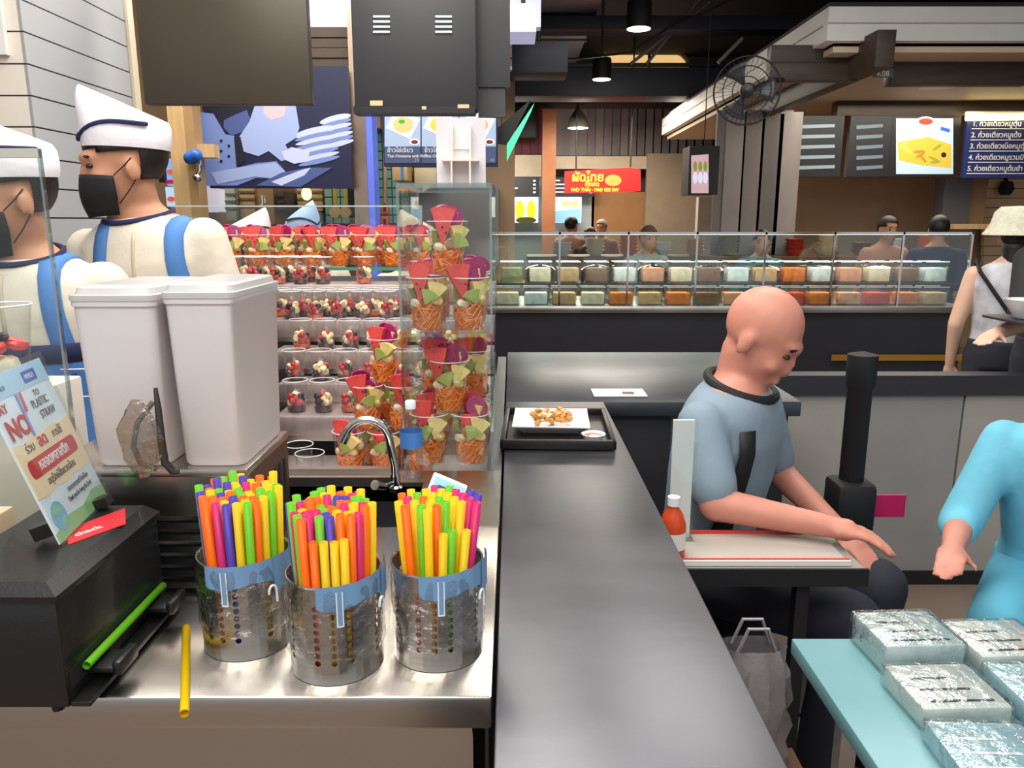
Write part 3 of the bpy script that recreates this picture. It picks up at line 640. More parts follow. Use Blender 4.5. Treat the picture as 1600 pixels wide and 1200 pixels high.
for i in range(2): fruit_cup(PX + .0985 * (i + .5), 2.172, zw, lp, gp)
for i in range(2): fruit_cup(PX + .0985 * (i + .5), 2.095, zw + CH + .002, 'fruit cup in the second layer of the pile beside the faucet', 'fruit cups in the second layer of the pile')
fruit_cup(PX + .0985, 2.192, zw + CH + .002, 'fruit cup in the second layer of the pile beside the faucet', 'fruit cups in the second layer of the pile')
fruit_cup(PX + .0985, 2.125, zw + 2 * CH + .004, 'topmost fruit cup of the pile beside the faucet', None)
for k in range(8): fruit_cup(at(364, 3.10, 1.3205) + .1075 * k, 3.092, 1.3206, 'fruit cup in the front row on the green-edged glass shelf', 'front row on the glass shelf')
for k in range(7): fruit_cup(at(364, 3.10, 1.3205) + .1075 * (k + .5), 3.20, 1.3206, 'fruit cup in the rear row on the green-edged glass shelf', 'rear row on the glass shelf')
# settle the fruit: a piece that would cut into a neighbour is drawn in towards its own cup, else trimmed smaller, else left out
from mathutils.bvhtree import BVHTree as _BV
bpy.context.view_layer.update()
_cups = [o for o in COL.objects if o.name.split('.')[0] == 'fruit_cup']
def _pts(o, base, loc, sc): return [base @ (Vector(loc) + v.co * sc) for v in o.data.vertices]
_T = {}
def _tree(o, cup, loc=None, sc=1.0):
    if loc is None and o.name in _T: return _T[o.name]
    t_ = _BV.FromPolygons(_pts(o, cup.matrix_world, loc if loc is not None else o.location, sc), [tuple(p.vertices) for p in o.data.polygons])
    return t_
_near = {c.name: [d for d in _cups if d is not c and (d.location - c.location).length < .2] for c in _cups}
for c in _cups:
    for o in c.children: _T[o.name] = _tree(o, c)
_pane = [(-.255 + .005, -.045 - .005, 1.745 + .005, 2.12)]
for c in sorted(_cups, key=lambda q: -q.location.z):
    oth = [_T[o.name] for d in _near[c.name] for o in d.children if o.name in _T]
    incase = c.location.x > -.26 and c.location.y < 2.1
    for o in list(c.children):
        if o.name.split('.')[0] in ('cup_shell', 'cup_rim', 'carrot_core', 'carrot_shreds'): continue
        cen = sum((v.co for v in o.data.vertices), Vector()) / len(o.data.vertices); ok = False
        for sc, mv, dz in ((1, 0, 0), (1, .25, 0), (1, .5, -.006), (.85, .4, -.01), (.8, .7, -.02), (.7, .5, -.03), (.62, .8, -.04), (.55, .6, -.05)):
            loc = cen * (1 - sc) + Vector((-cen.x * mv, -cen.y * mv, dz)); P_ = _pts(o, c.matrix_world, loc, sc)
            if incase and any(p.x < _pane[0][0] or p.x > _pane[0][1] or p.y < _pane[0][2] or p.z > 1.571 or (c.location.z < 1.2 and p.z > 1.236) for p in P_): continue
            if not incase and c.location.y < 2.3 and any(p.x > -.2565 and p.y < 2.125 for p in P_): continue
            t_ = _BV.FromPolygons(P_, [tuple(p.vertices) for p in o.data.polygons])
            if not any(t_.overlap(q) for q in oth): ok = True; break
        if ok: o.location = loc; o.scale = (sc,) * 3; _T[o.name] = t_
        else: _T.pop(o.name); bpy.data.objects.remove(o)
# large cup in the other acrylic case
lc = thing('large_fruit_cup', 'large clear cup with watermelon pieces low down, inside the case by the server', 'fruit cup', (P(12, 600, 1.345).x, 1.345, 1.2205))
MB().lathe([(0, .002), (.036, .002), (.052, .135)], 30, caps=False).build('cup_shell', CUPC, lc, smooth=True)
MB().tube([(.052 * math.cos(2 * math.pi * k / 30), .052 * math.sin(2 * math.pi * k / 30), .135) for k in range(31)], .002, 6).build('cup_rim', RIMC, lc)
put(chunk(.026, .016, .016, 1), 'watermelon_piece', MELON, lc, (-.006, -.016, .06), (0, -12, 0)); put(chunk(.024, .016, .014, 2), 'watermelon_piece', MELON, lc, (.014, .01, .066), (0, 20, 30))
put(chunk(.024, .02, .022, 5), 'pale_fruit_chunk', APPLE, lc, (0, 0, .028), (0, 0, 0)); put(chunk(.014, .014, .01, 7), 'dark_berry', DBERRY, lc, (.004, -.01, .08), (0, 0, 0))
# ================================================================== parfait cups
PH, PR1, PR0 = .098, .038, .027
PCM = MB().lathe([(0, .002), (PR0, .002), (PR1, PH)], 22, caps=False).mesh('parfait_shell'); PCM.materials.append(CUPC); PCM.polygons.foreach_set('use_smooth', [True] * len(PCM.polygons))
PRM = MB().tube([(PR1 * math.cos(2 * math.pi * k / 24), PR1 * math.sin(2 * math.pi * k / 24), PH) for k in range(25)], .0012, 5).mesh('parfait_rim'); PRM.materials.append(RIMC)
def parfait_proto(seed, syr):
    r = random.Random(seed); t = thing('parfait_cup', '', 'parfait cup'); link('cup_shell', PCM, t); link('cup_rim', PRM, t)
    MB().lathe([(0, .003), (PR0 - .001, .003), (PR0 + .001, .016), (0, .017)], 18).build('syrup_layer', syr, t, smooth=True)
    kinds = [('banana_slice', BANANA), ('red_berry', BERRY), ('dark_berry', DBERRY), ('banana_slice', BANANA), ('red_berry', BERRY)]
    for k in range(13):
        n, mt = kinds[(k + seed) % 5]; z = .022 + .030 * (k / 12); a = k * 2.4 + seed; rad = .017 if k % 4 else .004
        if n == 'banana_slice':
            put(MB().lathe([(0, -.005), (.010, -.005), (.0115, 0), (.010, .005), (0, .005)], 12), n, mt, t, (rad * math.cos(a), rad * math.sin(a), z), (r.uniform(20, 110), r.uniform(-40, 40), math.degrees(a)), True)
        else: put(chunk(.0105, .0105, .012, k), n, mt, t, (rad * math.cos(a), rad * math.sin(a), z), (0, r.uniform(0, 60), 0), True)
    return t
PP = [parfait_proto(1, SYRUP), parfait_proto(2, SYRUP), parfait_proto(3, SYRUP2), parfait_proto(4, SYRUP)]; ppu = [False] * 4; pk = 0
def parfait(x, y, z, label, group, tilt=(0, 0)):
    global pk
    k = pk % 4; pk += 1
    if not ppu[k]: o = PP[k]; ppu[k] = True
    else: o = copy_tree(PP[k])
    o.location = (x, y, z); o.rotation_euler = (tilt[0], tilt[1], random.uniform(-3, 3)); tag(o, label, 'parfait cup', group)
lev = ['lowest', 'second', 'third', 'fourth', 'topmost']
rows = [(0, 2.325, .9206, 464, 7), (1, 2.467, .9906, 462, 7), (2, 2.60, 1.0736, 472, 7), (3, 2.713, 1.1606, 456, 6), (3, 2.797, 1.1606, 440, 6), (4, 2.884, 1.2706, 365, 5), (4, 2.974, 1.2706, 352, 5)]
for i, Y, z, px, n in rows:
    for k in range(n): 
        x_ = at(px, Y, z) + k * .0835
        if x_ < (-.115 if i < 3 else -.37): parfait(x_, Y, z, 'small parfait cup of banana and berries on the %s steel step' % lev[i], 'parfait cups on the %s step' % lev[i])
parfait(at(568, 2.884, 1.2706), 2.90, 1.2706, 'single small parfait cup apart from the others on the topmost steel step', None)
ec = thing('parfait_cup', 'nearly empty clear parfait cup standing in the well below the lowest step', 'parfait cup', (at(487, 1.95, .801), 1.95, .8012))
link('cup_shell', PCM, ec); link('cup_rim', PRM, ec)
for k in range(5): put(chunk(.011, .009, .008, k), 'red_berry', BERRY, ec, (.014 * math.cos(k * 1.3), .014 * math.sin(k * 1.3), .012), (0, 0, 0), True)
ec2 = thing('parfait_cup', 'clear parfait cup with red berries beside the nearly empty one in the well', 'parfait cup', (at(487, 1.95, .801) - .05, 2.03, .8012))
link('cup_shell', PCM, ec2); link('cup_rim', PRM, ec2)
for k in range(4): put(chunk(.011, .009, .008, k), 'red_berry', BERRY, ec2, (.012 * math.cos(k * 1.6), .012 * math.sin(k * 1.6), .012), (0, 0, 0), True)
bc = MB(); N, K = 18, 8; vs = []; fs = []
bc.add(*(lambda n: ([(-.05 + .1 * i / n, .012 * math.sin(i * 1.1 + j) + .01 * j, .09 * j / n + .006 * math.sin(i * 2.0 + j)) for j in range(n + 1) for i in range(n + 1)], [(j * (n + 1) + i, j * (n + 1) + i + 1, (j + 1) * (n + 1) + i + 1, (j + 1) * (n + 1) + i) for j in range(n) for i in range(n)]))(8))
o = bc.build('blue_cloth', M('periwinkle_cloth', (112, 130, 214), .8), None, smooth=True); o.location = (-.28, 2.71, 1.170)
sd = o.modifiers.new('th', 'SOLIDIFY'); sd.thickness = .003; tag(o, 'crumpled periwinkle cloth on the fourth steel step beside the acrylic case', 'cloth')
# white display rack on the acrylic case
rk = thing('display_rack', 'white cut-out display rack standing on top of the acrylic case', 'rack', (P(721, 292, 1.95).x, 1.95, 1.581))
hh = P(721, 184, 1.95).z - 1.581; RW = M('white_board', (226, 224, 228), .45); RI = M('ivory_board', (238, 228, 214), .5)
MB().bx(-.06, .06, .0, .004, 0, hh).build('back_board', RW, rk)
for x in (-.02, .024):
    poly = [(-.05, 0), (0, 0), (0, hh * .9), (-.012, hh * .88), (-.024, hh * .8), (-.028, hh * .62), (-.028, hh * .36), (-.05, hh * .36)]
    MB().prism([(-a, b) for a, b in poly], -.002, .002, Matrix.Translation((x, 0, 0)) @ Matrix.Rotation(math.radians(-90), 4, 'Z')).build('arched_fin', RI, rk)
MB().bx(-.045, .045, -.05, 0, hh * .36, hh * .36 + .004).build('shelf', RI, rk); MB().bx(-.02, .024, -.006, -.002, hh * .55, hh * .6).build('cross_bar', RW, rk)
# food tray on the pickup counter
ty0, ty1 = 1.90, 2.30
tr = thing('food_tray', 'black rectangular food tray on the dark pickup counter', 'tray', (.125, 2.08, TOP), math.radians(-2))
w, d = .30, .36; rim = []
m = MB().bx(-w / 2 + .012, w / 2 - .012, -d / 2 + .012, d / 2 - .012, .002, .008)
for (a, b_, c_, e_) in ((-w / 2, w / 2, -d / 2, -d / 2 + .014), (-w / 2, w / 2, d / 2 - .014, d / 2), (-w / 2, -w / 2 + .014, -d / 2, d / 2), (w / 2 - .014, w / 2, -d / 2, d / 2)): m.bx(a, b_, c_, e_, .002, .028, b=.004)
m.build('tray_body', M('tray_black', (30, 26, 26), .4), tr, smooth=True)
pl = thing('rectangular_plate', 'white rectangular plate on the black food tray', 'plate', (.11, 2.10, TOP + .009), math.radians(-3))
m = MB(); 
def rect_loft(m, zs):
    vs = []; fs = []
    for z, hx, hy in zs: vs += [(-hx, -hy, z), (hx, -hy, z), (hx, hy, z), (-hx, hy, z)]
    for j in range(len(zs) - 1):
        for i in range(4): fs.append((4 * j + i, 4 * j + (i + 1) % 4, 4 * (j + 1) + (i + 1) % 4, 4 * (j + 1) + i))
    fs.append((3, 2, 1, 0)); L_ = 4 * (len(zs) - 1); fs.append((L_, L_ + 1, L_ + 2, L_ + 3)); return m.add(vs, fs)
rect_loft(m, [(0, .075, .065), (.004, .078, .07), (.026, .105, .105), (.029, .105, .105), (.029, .1, .1), (.010, .076, .07)]).build('dish', M('porcelain', (240, 240, 242), .2, coat=.3), pl, smooth=True, angle=30)
fo = MB(); rr = random.Random(5)
for k in range(46): fo.ell((max(-.05, min(.05, rr.gauss(0, .03))), max(-.045, min(.045, rr.gauss(0, .026))), .025 + rr.uniform(0, .018)), (rr.uniform(.008, .018), rr.uniform(.006, .012), rr.uniform(.004, .009)), Euler((rr.uniform(-.5, .5), rr.uniform(-.5, .5), rr.uniform(0, 3))).to_matrix(), nu=8, nv=5)
f = fo.build('fried_food', M('fried_brown', (196, 138, 62), .5, var=.35, vscale=60, bump=.5, bscale=120), None, smooth=True); f.location = (.11, 2.10, TOP + .009); f['kind'] = 'stuff'
tag(f, 'heap of golden fried food pieces on the white rectangular plate', 'food')
fo = MB()
for k in range(20): fo.ell((rr.gauss(0, .03), rr.gauss(0.01, .022), .04 + rr.uniform(0, .006)), (.008, .004, .003), Euler((0, 0, rr.uniform(0, 3))).to_matrix(), nu=6, nv=4)
f2 = fo.build('egg_topping', M('egg_white', (236, 226, 196), .5), f, smooth=True); f2['kind'] = 'stuff'
sb = thing('sauce_dish', 'small white dish of red dipping sauce at the tray corner', 'dish', (.215, 1.955, TOP + .009))
MB().lathe([(0, 0), (.02, 0), (.032, .022), (.029, .022), (.02, .008), (0, .006)], 20).build('dish', _M['porcelain'], sb, smooth=True)
MB().lathe([(0, .017), (.025, .017)], 18, caps=False).build('sauce', M('red_sauce', (196, 70, 34), .2), sb)
nk = thing('paper_packets', 'white paper napkin packet with dark print beside the food tray', 'napkin', (.36, 2.30, TOP)); nk.location = (.245 + .11, 2.56, TOP + .001)
MB().bx(-.08, .10, -.05, .06, 0, .006, b=.002).build('packet', M('packet_white', (232, 230, 236), .4), nk, smooth=True); MB().bx(.02, .06, -.03, .01, .006, .0066).build('print', M('packet_print', (88, 72, 50), .5), nk)
# ================================================================== people
from mathutils.bvhtree import BVHTree
TOR = [(.84, .150, .105), (.92, .160, .112), (1.04, .142, .100), (1.18, .160, .112), (1.29, .178, .110), (1.35, .165, .096), (1.39, .125, .082), (1.42, .080, .066), (1.44, .060, .058)]
def etube(m, secs, grow=0.0, T=None, n=22):
    vs = []; fs = []
    for z, rx, ry in secs:
        for i in range(n):
            a = 2 * math.pi * i / n; vs.append((( rx + grow) * math.cos(a), (ry + grow) * math.sin(a), z))
    for j in range(len(secs) - 1):
        for i in range(n): fs.append((j * n + i, j * n + (i + 1) % n, (j + 1) * n + (i + 1) % n, (j + 1) * n + i))
    fs.append(tuple(reversed(range(n)))); fs.append(tuple(range((len(secs) - 1) * n, len(secs) * n))); m.add(vs, fs, T)
def hand(m, w, d, side=1, curl=.35, s=1.0, down=Vector((0, 0, -1))):
    d = Vector(d).normalized(); w = Vector(w); side_v = d.cross(down)
    if side_v.length < .05: side_v = d.cross(Vector((0, 1, 0)))
    side_v.normalize(); nrm = side_v.cross(d).normalized(); nrm = nrm if nrm.dot(down) > 0 else -nrm
    k = w + d * .045 * s
    m.cap(w, k, .024 * s, .026 * s)
    for i, (o, l) in enumerate(((-.027, .068), (-.009, .078), (.009, .072), (.027, .056))):
        b = w + d * .078 * s + side_v * o * s; m.cap(w + d * .03 * s + side_v * o * .8 * s, b, .013 * s, .0095 * s, 8)
        e1 = b + (d * (1 - curl * .5) + nrm * curl).normalized() * l * .5 * s; m.cap(b, e1, .0095 * s, .0085 * s, 8)
        e2 = e1 + (d * (1 - curl) + nrm * curl * 1.5).normalized() * l * .5 * s; m.cap(e1, e2, .0085 * s, .007 * s, 8)
    tb = w + d * .02 * s - side_v * .022 * s * side; te = tb + (d * .8 - side_v * .7 * side + nrm * .4).normalized() * .055 * s; m.cap(tb, te, .012 * s, .0085 * s, 8)
def person(label, loc, rz, shirt, pants, skin=SKIN, hair=HAIR, J=None, lean=0, yaw=0, pitch=0, s=1.0, sleeve=.55, voxel=.012, seated=False, bald=False, capped=False, neck_open=True, eyes=True, long_hair=False, group=None, side_lean=0):
    J = J or {}; m = MB()
    piv = Vector((0, 0, .92)); T = Matrix.Translation(piv) @ Matrix.Rotation(math.radians(side_lean), 4, 'Y') @ Matrix.Rotation(math.radians(lean), 4, 'X') @ Matrix.Translation(-piv)
    dz = -.42 if seated else 0; D = Matrix.Translation((0, 0, dz)); T = D @ T
    g = lambda k, d: Vector(J.get(k, d))
    shl = {sd: T @ Vector((sd * .172, .005, 1.335)) for sd in (-1, 1)}
    elb = {-1: g('elbow_l', shl[-1] + Vector((-.06, .03, -.27))), 1: g('elbow_r', shl[1] + Vector((.06, .03, -.27)))}
    wri = {-1: g('wrist_l', elb[-1] + Vector((-.005, -.07, -.23))), 1: g('wrist_r', elb[1] + Vector((.005, -.07, -.23)))}
    hip = {sd: D @ Vector((sd * .09, 0, .90)) for sd in (-1, 1)}
    if seated: kn = {sd: Vector((sd * .11, -.42, .50)) for sd in (-1, 1)}; an = {sd: Vector((sd * .11, -.38, .08)) for sd in (-1, 1)}
    else: kn = {sd: Vector((sd * .10, -.015, .49)) for sd in (-1, 1)}; an = {sd: Vector((sd * .10, .03, .08)) for sd in (-1, 1)}
    etube(m, TOR, 0, T)
    hc = T @ Vector((0, -.026, 1.538)); Rh = T.to_3x3().normalized() if False else Matrix.Rotation(math.radians(yaw), 3, 'Z') @ Matrix.Rotation(math.radians(pitch), 3, 'X')
    H = Matrix.Translation(hc) @ Rh.to_4x4()
    m.cap(T @ Vector((0, .012, 1.39)), H @ Vector((0, .02, -.05)), .054, .050)
    def he(c, r, rot=None): m.ell(c, r, rot, m2=H)
    he((0, .012, .035), (.077, .096, .092)); he((0, -.026, -.02), (.064, .068, .092)); he((0, -.04, -.088), (.04, .045, .032)); he((0, -.07, .03), (.05, .03, .018))
    he((0, -.094, -.016), (.010, .014, .026)); he((0, -.100, -.034), (.014, .011, .009)); he((0, -.09, -.066), (.022, .012, .010))
    for sd in (-1, 1): he((sd * .077, .012, -.012), (.010, .02, .033), Matrix.Rotation(sd * .35, 3, 'Z')); he((sd * .038, -.062, -.03), (.024, .024, .022))
    for sd in (-1, 1):
        m.cap(shl[sd], elb[sd], .052, .042); m.cap(elb[sd], wri[sd], .041, .027); hand(m, wri[sd], wri[sd] - elb[sd], sd, J.get('curl', .3))
        m.cap(hip[sd], kn[sd], .08, .056); m.cap(kn[sd], an[sd], .054, .038); m.cap(an[sd] + Vector((0, .02, -.04)), an[sd] + Vector((0, -.15, -.05)), .035, .028)
    body = remesh(m, voxel, 'person', skin, None, 3); body.location = loc; body.rotation_euler = (0, 0, rz); body.scale = (s, s, s); tag(body, label, 'person', group)
    # clothes
    c = MB(); etube(c, [q for q in TOR if q[0] < 1.38] + [(1.385, .128, .084), (1.41, .080, .070)], .014, T)
    for sd in (-1, 1):
        e = elb[sd]; w = wri[sd]
        if sleeve <= .0: continue
        if sleeve < .5: c.cap(shl[sd], shl[sd].lerp(e, sleeve * 2), .06, .058)
        else: c.cap(shl[sd], e, .06, .056); c.cap(e, e.lerp(w, (sleeve - .5) * 2), .056, .048)
    sh = remesh(c, max(voxel, .011), 'shirt', shirt, body, 5)
    c = MB(); etube(c, [(z, rx, ry) for z, rx, ry in TOR if z < 1.0] + [(1.0, .15, .108)], .018, D)
    for sd in (-1, 1): c.cap(hip[sd], kn[sd], .095, .072); c.cap(kn[sd], an[sd] + Vector((0, 0, .02)), .07, .058)
    remesh(c, max(voxel, .014), 'trousers', pants, body, 4)
    for sd in (-1, 1): MB().cap(an[sd] + Vector((0, .03, -.04)), an[sd] + Vector((0, -.15, -.045)), .044, .036).build('shoe', BLACKM, body, smooth=True)
    if eyes:
        for sd in (-1, 1):
            e = MB().ell((sd * .031, -.078, .008), (.0125, .009, .0065), m2=H).build('eye', M('eye_dark', (66, 48, 42), .35), body, smooth=True)
            MB().ell((sd * .031, -.0862, .008), (.005, .0024, .005), m2=H).build('iris', SEED, e, smooth=True)
            MB().tube([H @ Vector((sd * x, -.094 + .25 * x, .031 + .002 * math.sin(x * 90))) for x in (.012, .025, .038, .048)], .004, 6).build('eyebrow', hair, body)
    if not bald:
        hm = MB(); hm.ell((0, .016, .038), (.080, .099, .094), nu=36, nv=26); keep = []
        for f in hm.f:
            cx = sum(hm.v[i][0] for i in f) / len(f); cy = sum(hm.v[i][1] for i in f) / len(f); cz = sum(hm.v[i][2] for i in f) / len(f)
            line = (.066 if not capped else .05) if cy < -.055 else (.034 if cy < .03 else (-.035 if not long_hair else -.2))
            if cz > line and not (capped and cz > .085): keep.append(f)
        hm.f = keep; hm.v = [tuple(H @ Vector(v)) for v in hm.v]; ho = hm.build('hair', hair, body, smooth=True, angle=80)
        sd = ho.modifiers.new('th', 'SOLIDIFY'); sd.thickness = .004; sd.offset = 1
        if long_hair: MB().cap(H @ Vector((0, .035, -.06)), H @ Vector((0, .06, -.2)), .062, .045).build('hair_length', hair, ho, smooth=True)
    return body, H, T, sh
def bvh(o): me = o.data; return BVHTree.FromPolygons([v.co.copy() for v in me.vertices], [tuple(p.vertices) for p in me.polygons])
def drape(sh, grid, name, mat, parent, off=.004, direction=Vector((0, 1, 0)), start=-1.0, th=.002):
    tree = bvh(sh); vs = []; nx = len(grid[0])
    for row in grid:
        for (x, z) in row:
            hit = tree.ray_cast(Vector((x, start, z)), direction); p = hit[0] if hit[0] is not None else Vector((x, -.06, z)); vs.append(p + Vector((0, -off, 0)))
    fs = [(j * nx + i, j * nx + i + 1, (j + 1) * nx + i + 1, (j + 1) * nx + i) for j in range(len(grid) - 1) for i in range(nx - 1)]
    o = MB().add(vs, fs).build(name, mat, parent, smooth=True, angle=80); sd = o.modifiers.new('th', 'SOLIDIFY'); sd.thickness = th; sd.offset = 0; return o
def garrison_cap(body, H, mat=CAPW, stripe=True, tilt=-8):
    m = MB(); n = 28; R = H @ Matrix.Rotation(math.radians(tilt), 4, 'X'); vs = []; fs = []
    secs = [(.042, .086, .106, 0), (.065, .089, .110, 0), (.10, .078, .112, 0), (.132, .050, .112, 0), (.152, .018, .106, 0), (.156, .003, .100, 0)]
    for z, rx, ry, o in secs:
        for i in range(n):
            a = 2 * math.pi * i / n; zz = .05 + (z - .045) * (1.0 - .32 * math.sin(a)) ; vs.append((rx * math.cos(a), .012 + ry * math.sin(a), zz))
    for j in range(len(secs) - 1):
        for i in range(n): fs.append((j * n + i, j * n + (i + 1) % n, (j + 1) * n + (i + 1) % n, (j + 1) * n + i))
    fs.append(tuple(range((len(secs) - 1) * n, len(secs) * n)))
    cap = m.add(vs, fs, R).build('garrison_cap', mat, body, smooth=True, angle=60)
    if stripe:
        for sd in (-1, 1):
            pts = []
            for k in range(13):
                a = -math.pi / 2 + sd * (math.pi * .62) * k / 12; z = .058 + .045 * math.sin(min(1, k / 8) * math.pi / 2)
                rx = .0885 - .006 * max(0, (z - .07) / .03); pts.append(R @ Vector((rx * math.cos(a), .012 + .1105 * math.sin(a), z + .004)))
            MB().tube(pts, .0055, 6, flat=1.0).build('cap_stripe', NAVY, cap, smooth=True)
    return cap
def face_mask(body, H, mat=MASKB):
    m = MB(); vs = []; fs = []; nu, nv = 14, 8
    for j in range(nv + 1):
        z = -.112 + .094 * j / nv
        for i in range(nu + 1):
            a = math.radians(-78 + 156 * i / nu); k = math.sin(math.pi * (j + .5) / (nv + 1)); bul = .012 * k * math.cos(a)
            rx = .050 + .030 * min(1, (j + .4) / 5); vs.append(H @ Vector((rx * math.sin(a), -.02 - (.083 + bul) * math.cos(a), z - .006 + .014 * math.cos(a) * (j / nv))))
    for j in range(nv):
        for i in range(nu): fs.append((j * (nu + 1) + i, j * (nu + 1) + i + 1, (j + 1) * (nu + 1) + i + 1, (j + 1) * (nu + 1) + i))
    o = m.add(vs, fs).build('face_mask', mat, body, smooth=True, angle=80); sd = o.modifiers.new('th', 'SOLIDIFY'); sd.thickness = .003
    for sd_ in (-1, 1):
        for z0, z1 in ((-.02, .02), (-.09, -.035)):
            MB().tube([H @ Vector((sd_ * .070, -.035, z0)), H @ Vector((sd_ * .079, -.01, (z0 + z1) / 2)), H @ Vector((sd_ * .083, .012, z1))], .0016, 5).build('ear_loop', mat, o)
# server in front of the column
def server(label, px_head, py_head, Y, rz, yaw, pitch, s, lean, apron_text=None, side=0):
    h = P(px_head, py_head, Y); zr = h.z
    b, H, T, sh = person(label, (0, 0, 0), 0, UNIFORM, M('dark_trousers', (38, 40, 52), .8), yaw=yaw, pitch=pitch, lean=lean, s=s, sleeve=.62, voxel=.009, side_lean=side, capped=True)
    hc = Matrix.Rotation(rz, 4, 'Z') @ (Vector((H.translation.x, H.translation.y, 0)) * s)
    b.location = (h.x - hc.x, Y - hc.y, h.z - H.translation.z * s); b.rotation_euler = (0, 0, rz)
    garrison_cap(b, H); face_mask(b, H)
    ring = [T @ Vector((.088 * math.cos(a), -.004 + .088 * math.sin(a), 1.412 + .012 * math.sin(a))) for a in [2 * math.pi * k / 24 for k in range(25)]]
    MB().tube(ring, .007, 6).build('collar_trim', NAVY, sh, smooth=True)
    zs = [1.04 + .034 * k for k in range(10)]
    for x0 in (-.115, .115):
        tree = bvh(sh); vs = []; cy = T.translation.y * 0 - math.sin(math.radians(lean)) * .36
        for k in range(16):
            th = math.radians(-62 + 200 * k / 15); up_ = Vector((0, -math.cos(th), math.sin(th))); xx = x0 * (1 - .2 * min(1, k / 9))
            for dx in (-.021, 0, .021):
                c_ = Vector((xx + dx, cy, 1.26)); hit = tree.ray_cast(c_ + up_ * .8, -up_); vs.append((hit[0] if hit[0] is not None else c_ + up_ * .1) + up_ * .005)
        st_ = MB().add(vs, [(3 * i + j, 3 * i + j + 1, 3 * i + j + 4, 3 * i + j + 3) for i in range(15) for j in range(2)]).build('apron_strap', STRAPB, b, smooth=True, angle=80); st_.modifiers.new('th', 'SOLIDIFY').thickness = .003
        tr_ = bvh(sh); hit = tr_.ray_cast(Vector((x0, -1, 1.13)), Vector((0, 1, 0)))
        if hit[0] is not None: MB().ell(hit[0] + Vector((0, -.010, 0)), (.012, .006, .012)).build('strap_button', BLACK, st_, smooth=True)
    drape(sh, [[(-.17 + .34 * i / 8, z) for i in range(9)] for z in (.62, .72, .82, .9, .98, 1.04, 1.1, 1.15, 1.19)], 'apron', STRAPB, b, .014, th=.004)
    drape(sh, [[(-.15 + .30 * i / 8, z) for i in range(9)] for z in (1.165, 1.185, 1.21)], 'apron_band', NAVY, b, .019)
    drape(sh, [[(-.004, z), (.004, z)] for z in (1.22, 1.26, 1.3, 1.34, 1.37)], 'shirt_placket', M('placket', (206, 194, 174), .9), sh, .002)
    if apron_text: tx = bvh(sh).ray_cast(Vector((.08, -1, 1.10)), Vector((0, 1, 0)))[0]; text(apron_text, .048, face_m((.01, tx.y - .024, 1.10)), WHT, parent=b); MB().tube([(.0, tx.y - .021, 1.15), (.16, tx.y - .012, 1.15), (.16, tx.y - .012, 1.085), (.0, tx.y - .021, 1.085), (.0, tx.y - .021, 1.15)], .0015, 4).build('badge_outline', WHT, b)
    return b
server('server in cream uniform, blue apron straps and black mask before the grey boarded column', 192, 262, 2.15, math.radians(-8), -48, 6, 1.03, 4, None, -5)
server('server in cream uniform behind the clear acrylic case, cap partly hidden', 8, 312, 1.78, math.radians(4), -42, 10, 1.0, 6, 'PIER21')
# kitchen staff: caps showing over the fruit shelf
def staff(px, py, Y, label, capm, yaw, mask=False, shirt=UNIFORM, s=.97):
    h = P(px, py, Y); b, H, T, sh = person(label, (0, 0, 0), 0, shirt, M('dark_trousers', (0, 0, 0)), yaw=yaw, s=s, voxel=.018, capped=True)
    b.location = (h.x, Y, h.z - 1.70 * s); b.location.z = min(b.location.z, .04)
    garrison_cap(b, H, capm)
    if mask: face_mask(b, H, M('white_mask', (230, 230, 232), .7))
staff(478, 326, 4.25, 'kitchen worker in a pale blue cap with navy stripe behind the glass shelf', M('pale_blue_cap', (168, 196, 236), .8), 60)
staff(398, 338, 3.85, 'kitchen worker in a cream cap beside the pale blue capped worker', CAPW, 120)
staff(644, 340, 4.3, 'kitchen worker in a beige cap behind the tall acrylic case', M('beige_cap', (224, 200, 180), .8), -60)
# ================================================================== hanging boards and kitchen behind the stall
TVY = 3.2
t = thing('hanging_board', 'blank dark bronze back of a hanging menu board next to the column', 'board', (0, 0, 0))
box_px('panel', 205, 487, -60, 163, TVY, .05, M('bronze_panel', (68, 60, 48), .42, metal=.3, var=.12, vscale=2), t, .004)
for px in (250, 440): a = P(px, 0, TVY + .02); MB().tube([(a.x, TVY + .025, a.z), (a.x, TVY + .025, 4.1)], .012, 8).build('hanger_rod', BLACKM, t)
t = thing('hanging_screen_box', 'black hanging screen housing with two lit vents and cream tape', 'screen', (0, 0, 0))
HB_ = M('housing_black', (46, 46, 48), .5)
box_px('housing', 545, 745, -60, 172, TVY, .12, HB_, t, .006); box_px('lower_lip', 552, 742, 166, 177, TVY - .004, .1, BLACK, t)
for vx in (596, 693):
    fr = box_px('vent', vx - 14, vx + 14, 22, 54, TVY - .002, .004, BLACKM, t)
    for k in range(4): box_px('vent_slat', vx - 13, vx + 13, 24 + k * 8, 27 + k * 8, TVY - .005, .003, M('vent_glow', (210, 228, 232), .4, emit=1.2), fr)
for x0, x1, y0, y1 in ((578, 598, 157, 165), (715, 733, 163, 169), (659, 666, 166, 171)): box_px('tape_strip', x0, x1, y0, y1, TVY - .006, .002, M('masking_tape', (214, 192, 150), .6), t)
for px in (580, 710): a = P(px, 0, TVY + .06); MB().tube([(a.x, TVY + .06, a.z), (a.x, TVY + .06, 4.1)], .014, 8).build('hanger_rod', BLACKM, t)
t = thing('hanging_side_panel', 'narrow black side panel hung beside the vented screen housing', 'panel', (0, 0, 0))
box_px('panel', 746, 797, -60, 136, TVY + .14, .03, M('gloss_black_panel', (24, 24, 28), .3), t); box_px('grey_foot', 747, 789, 137, 183, TVY + .15, .03, M('charcoal', (62, 62, 64), .5), t)
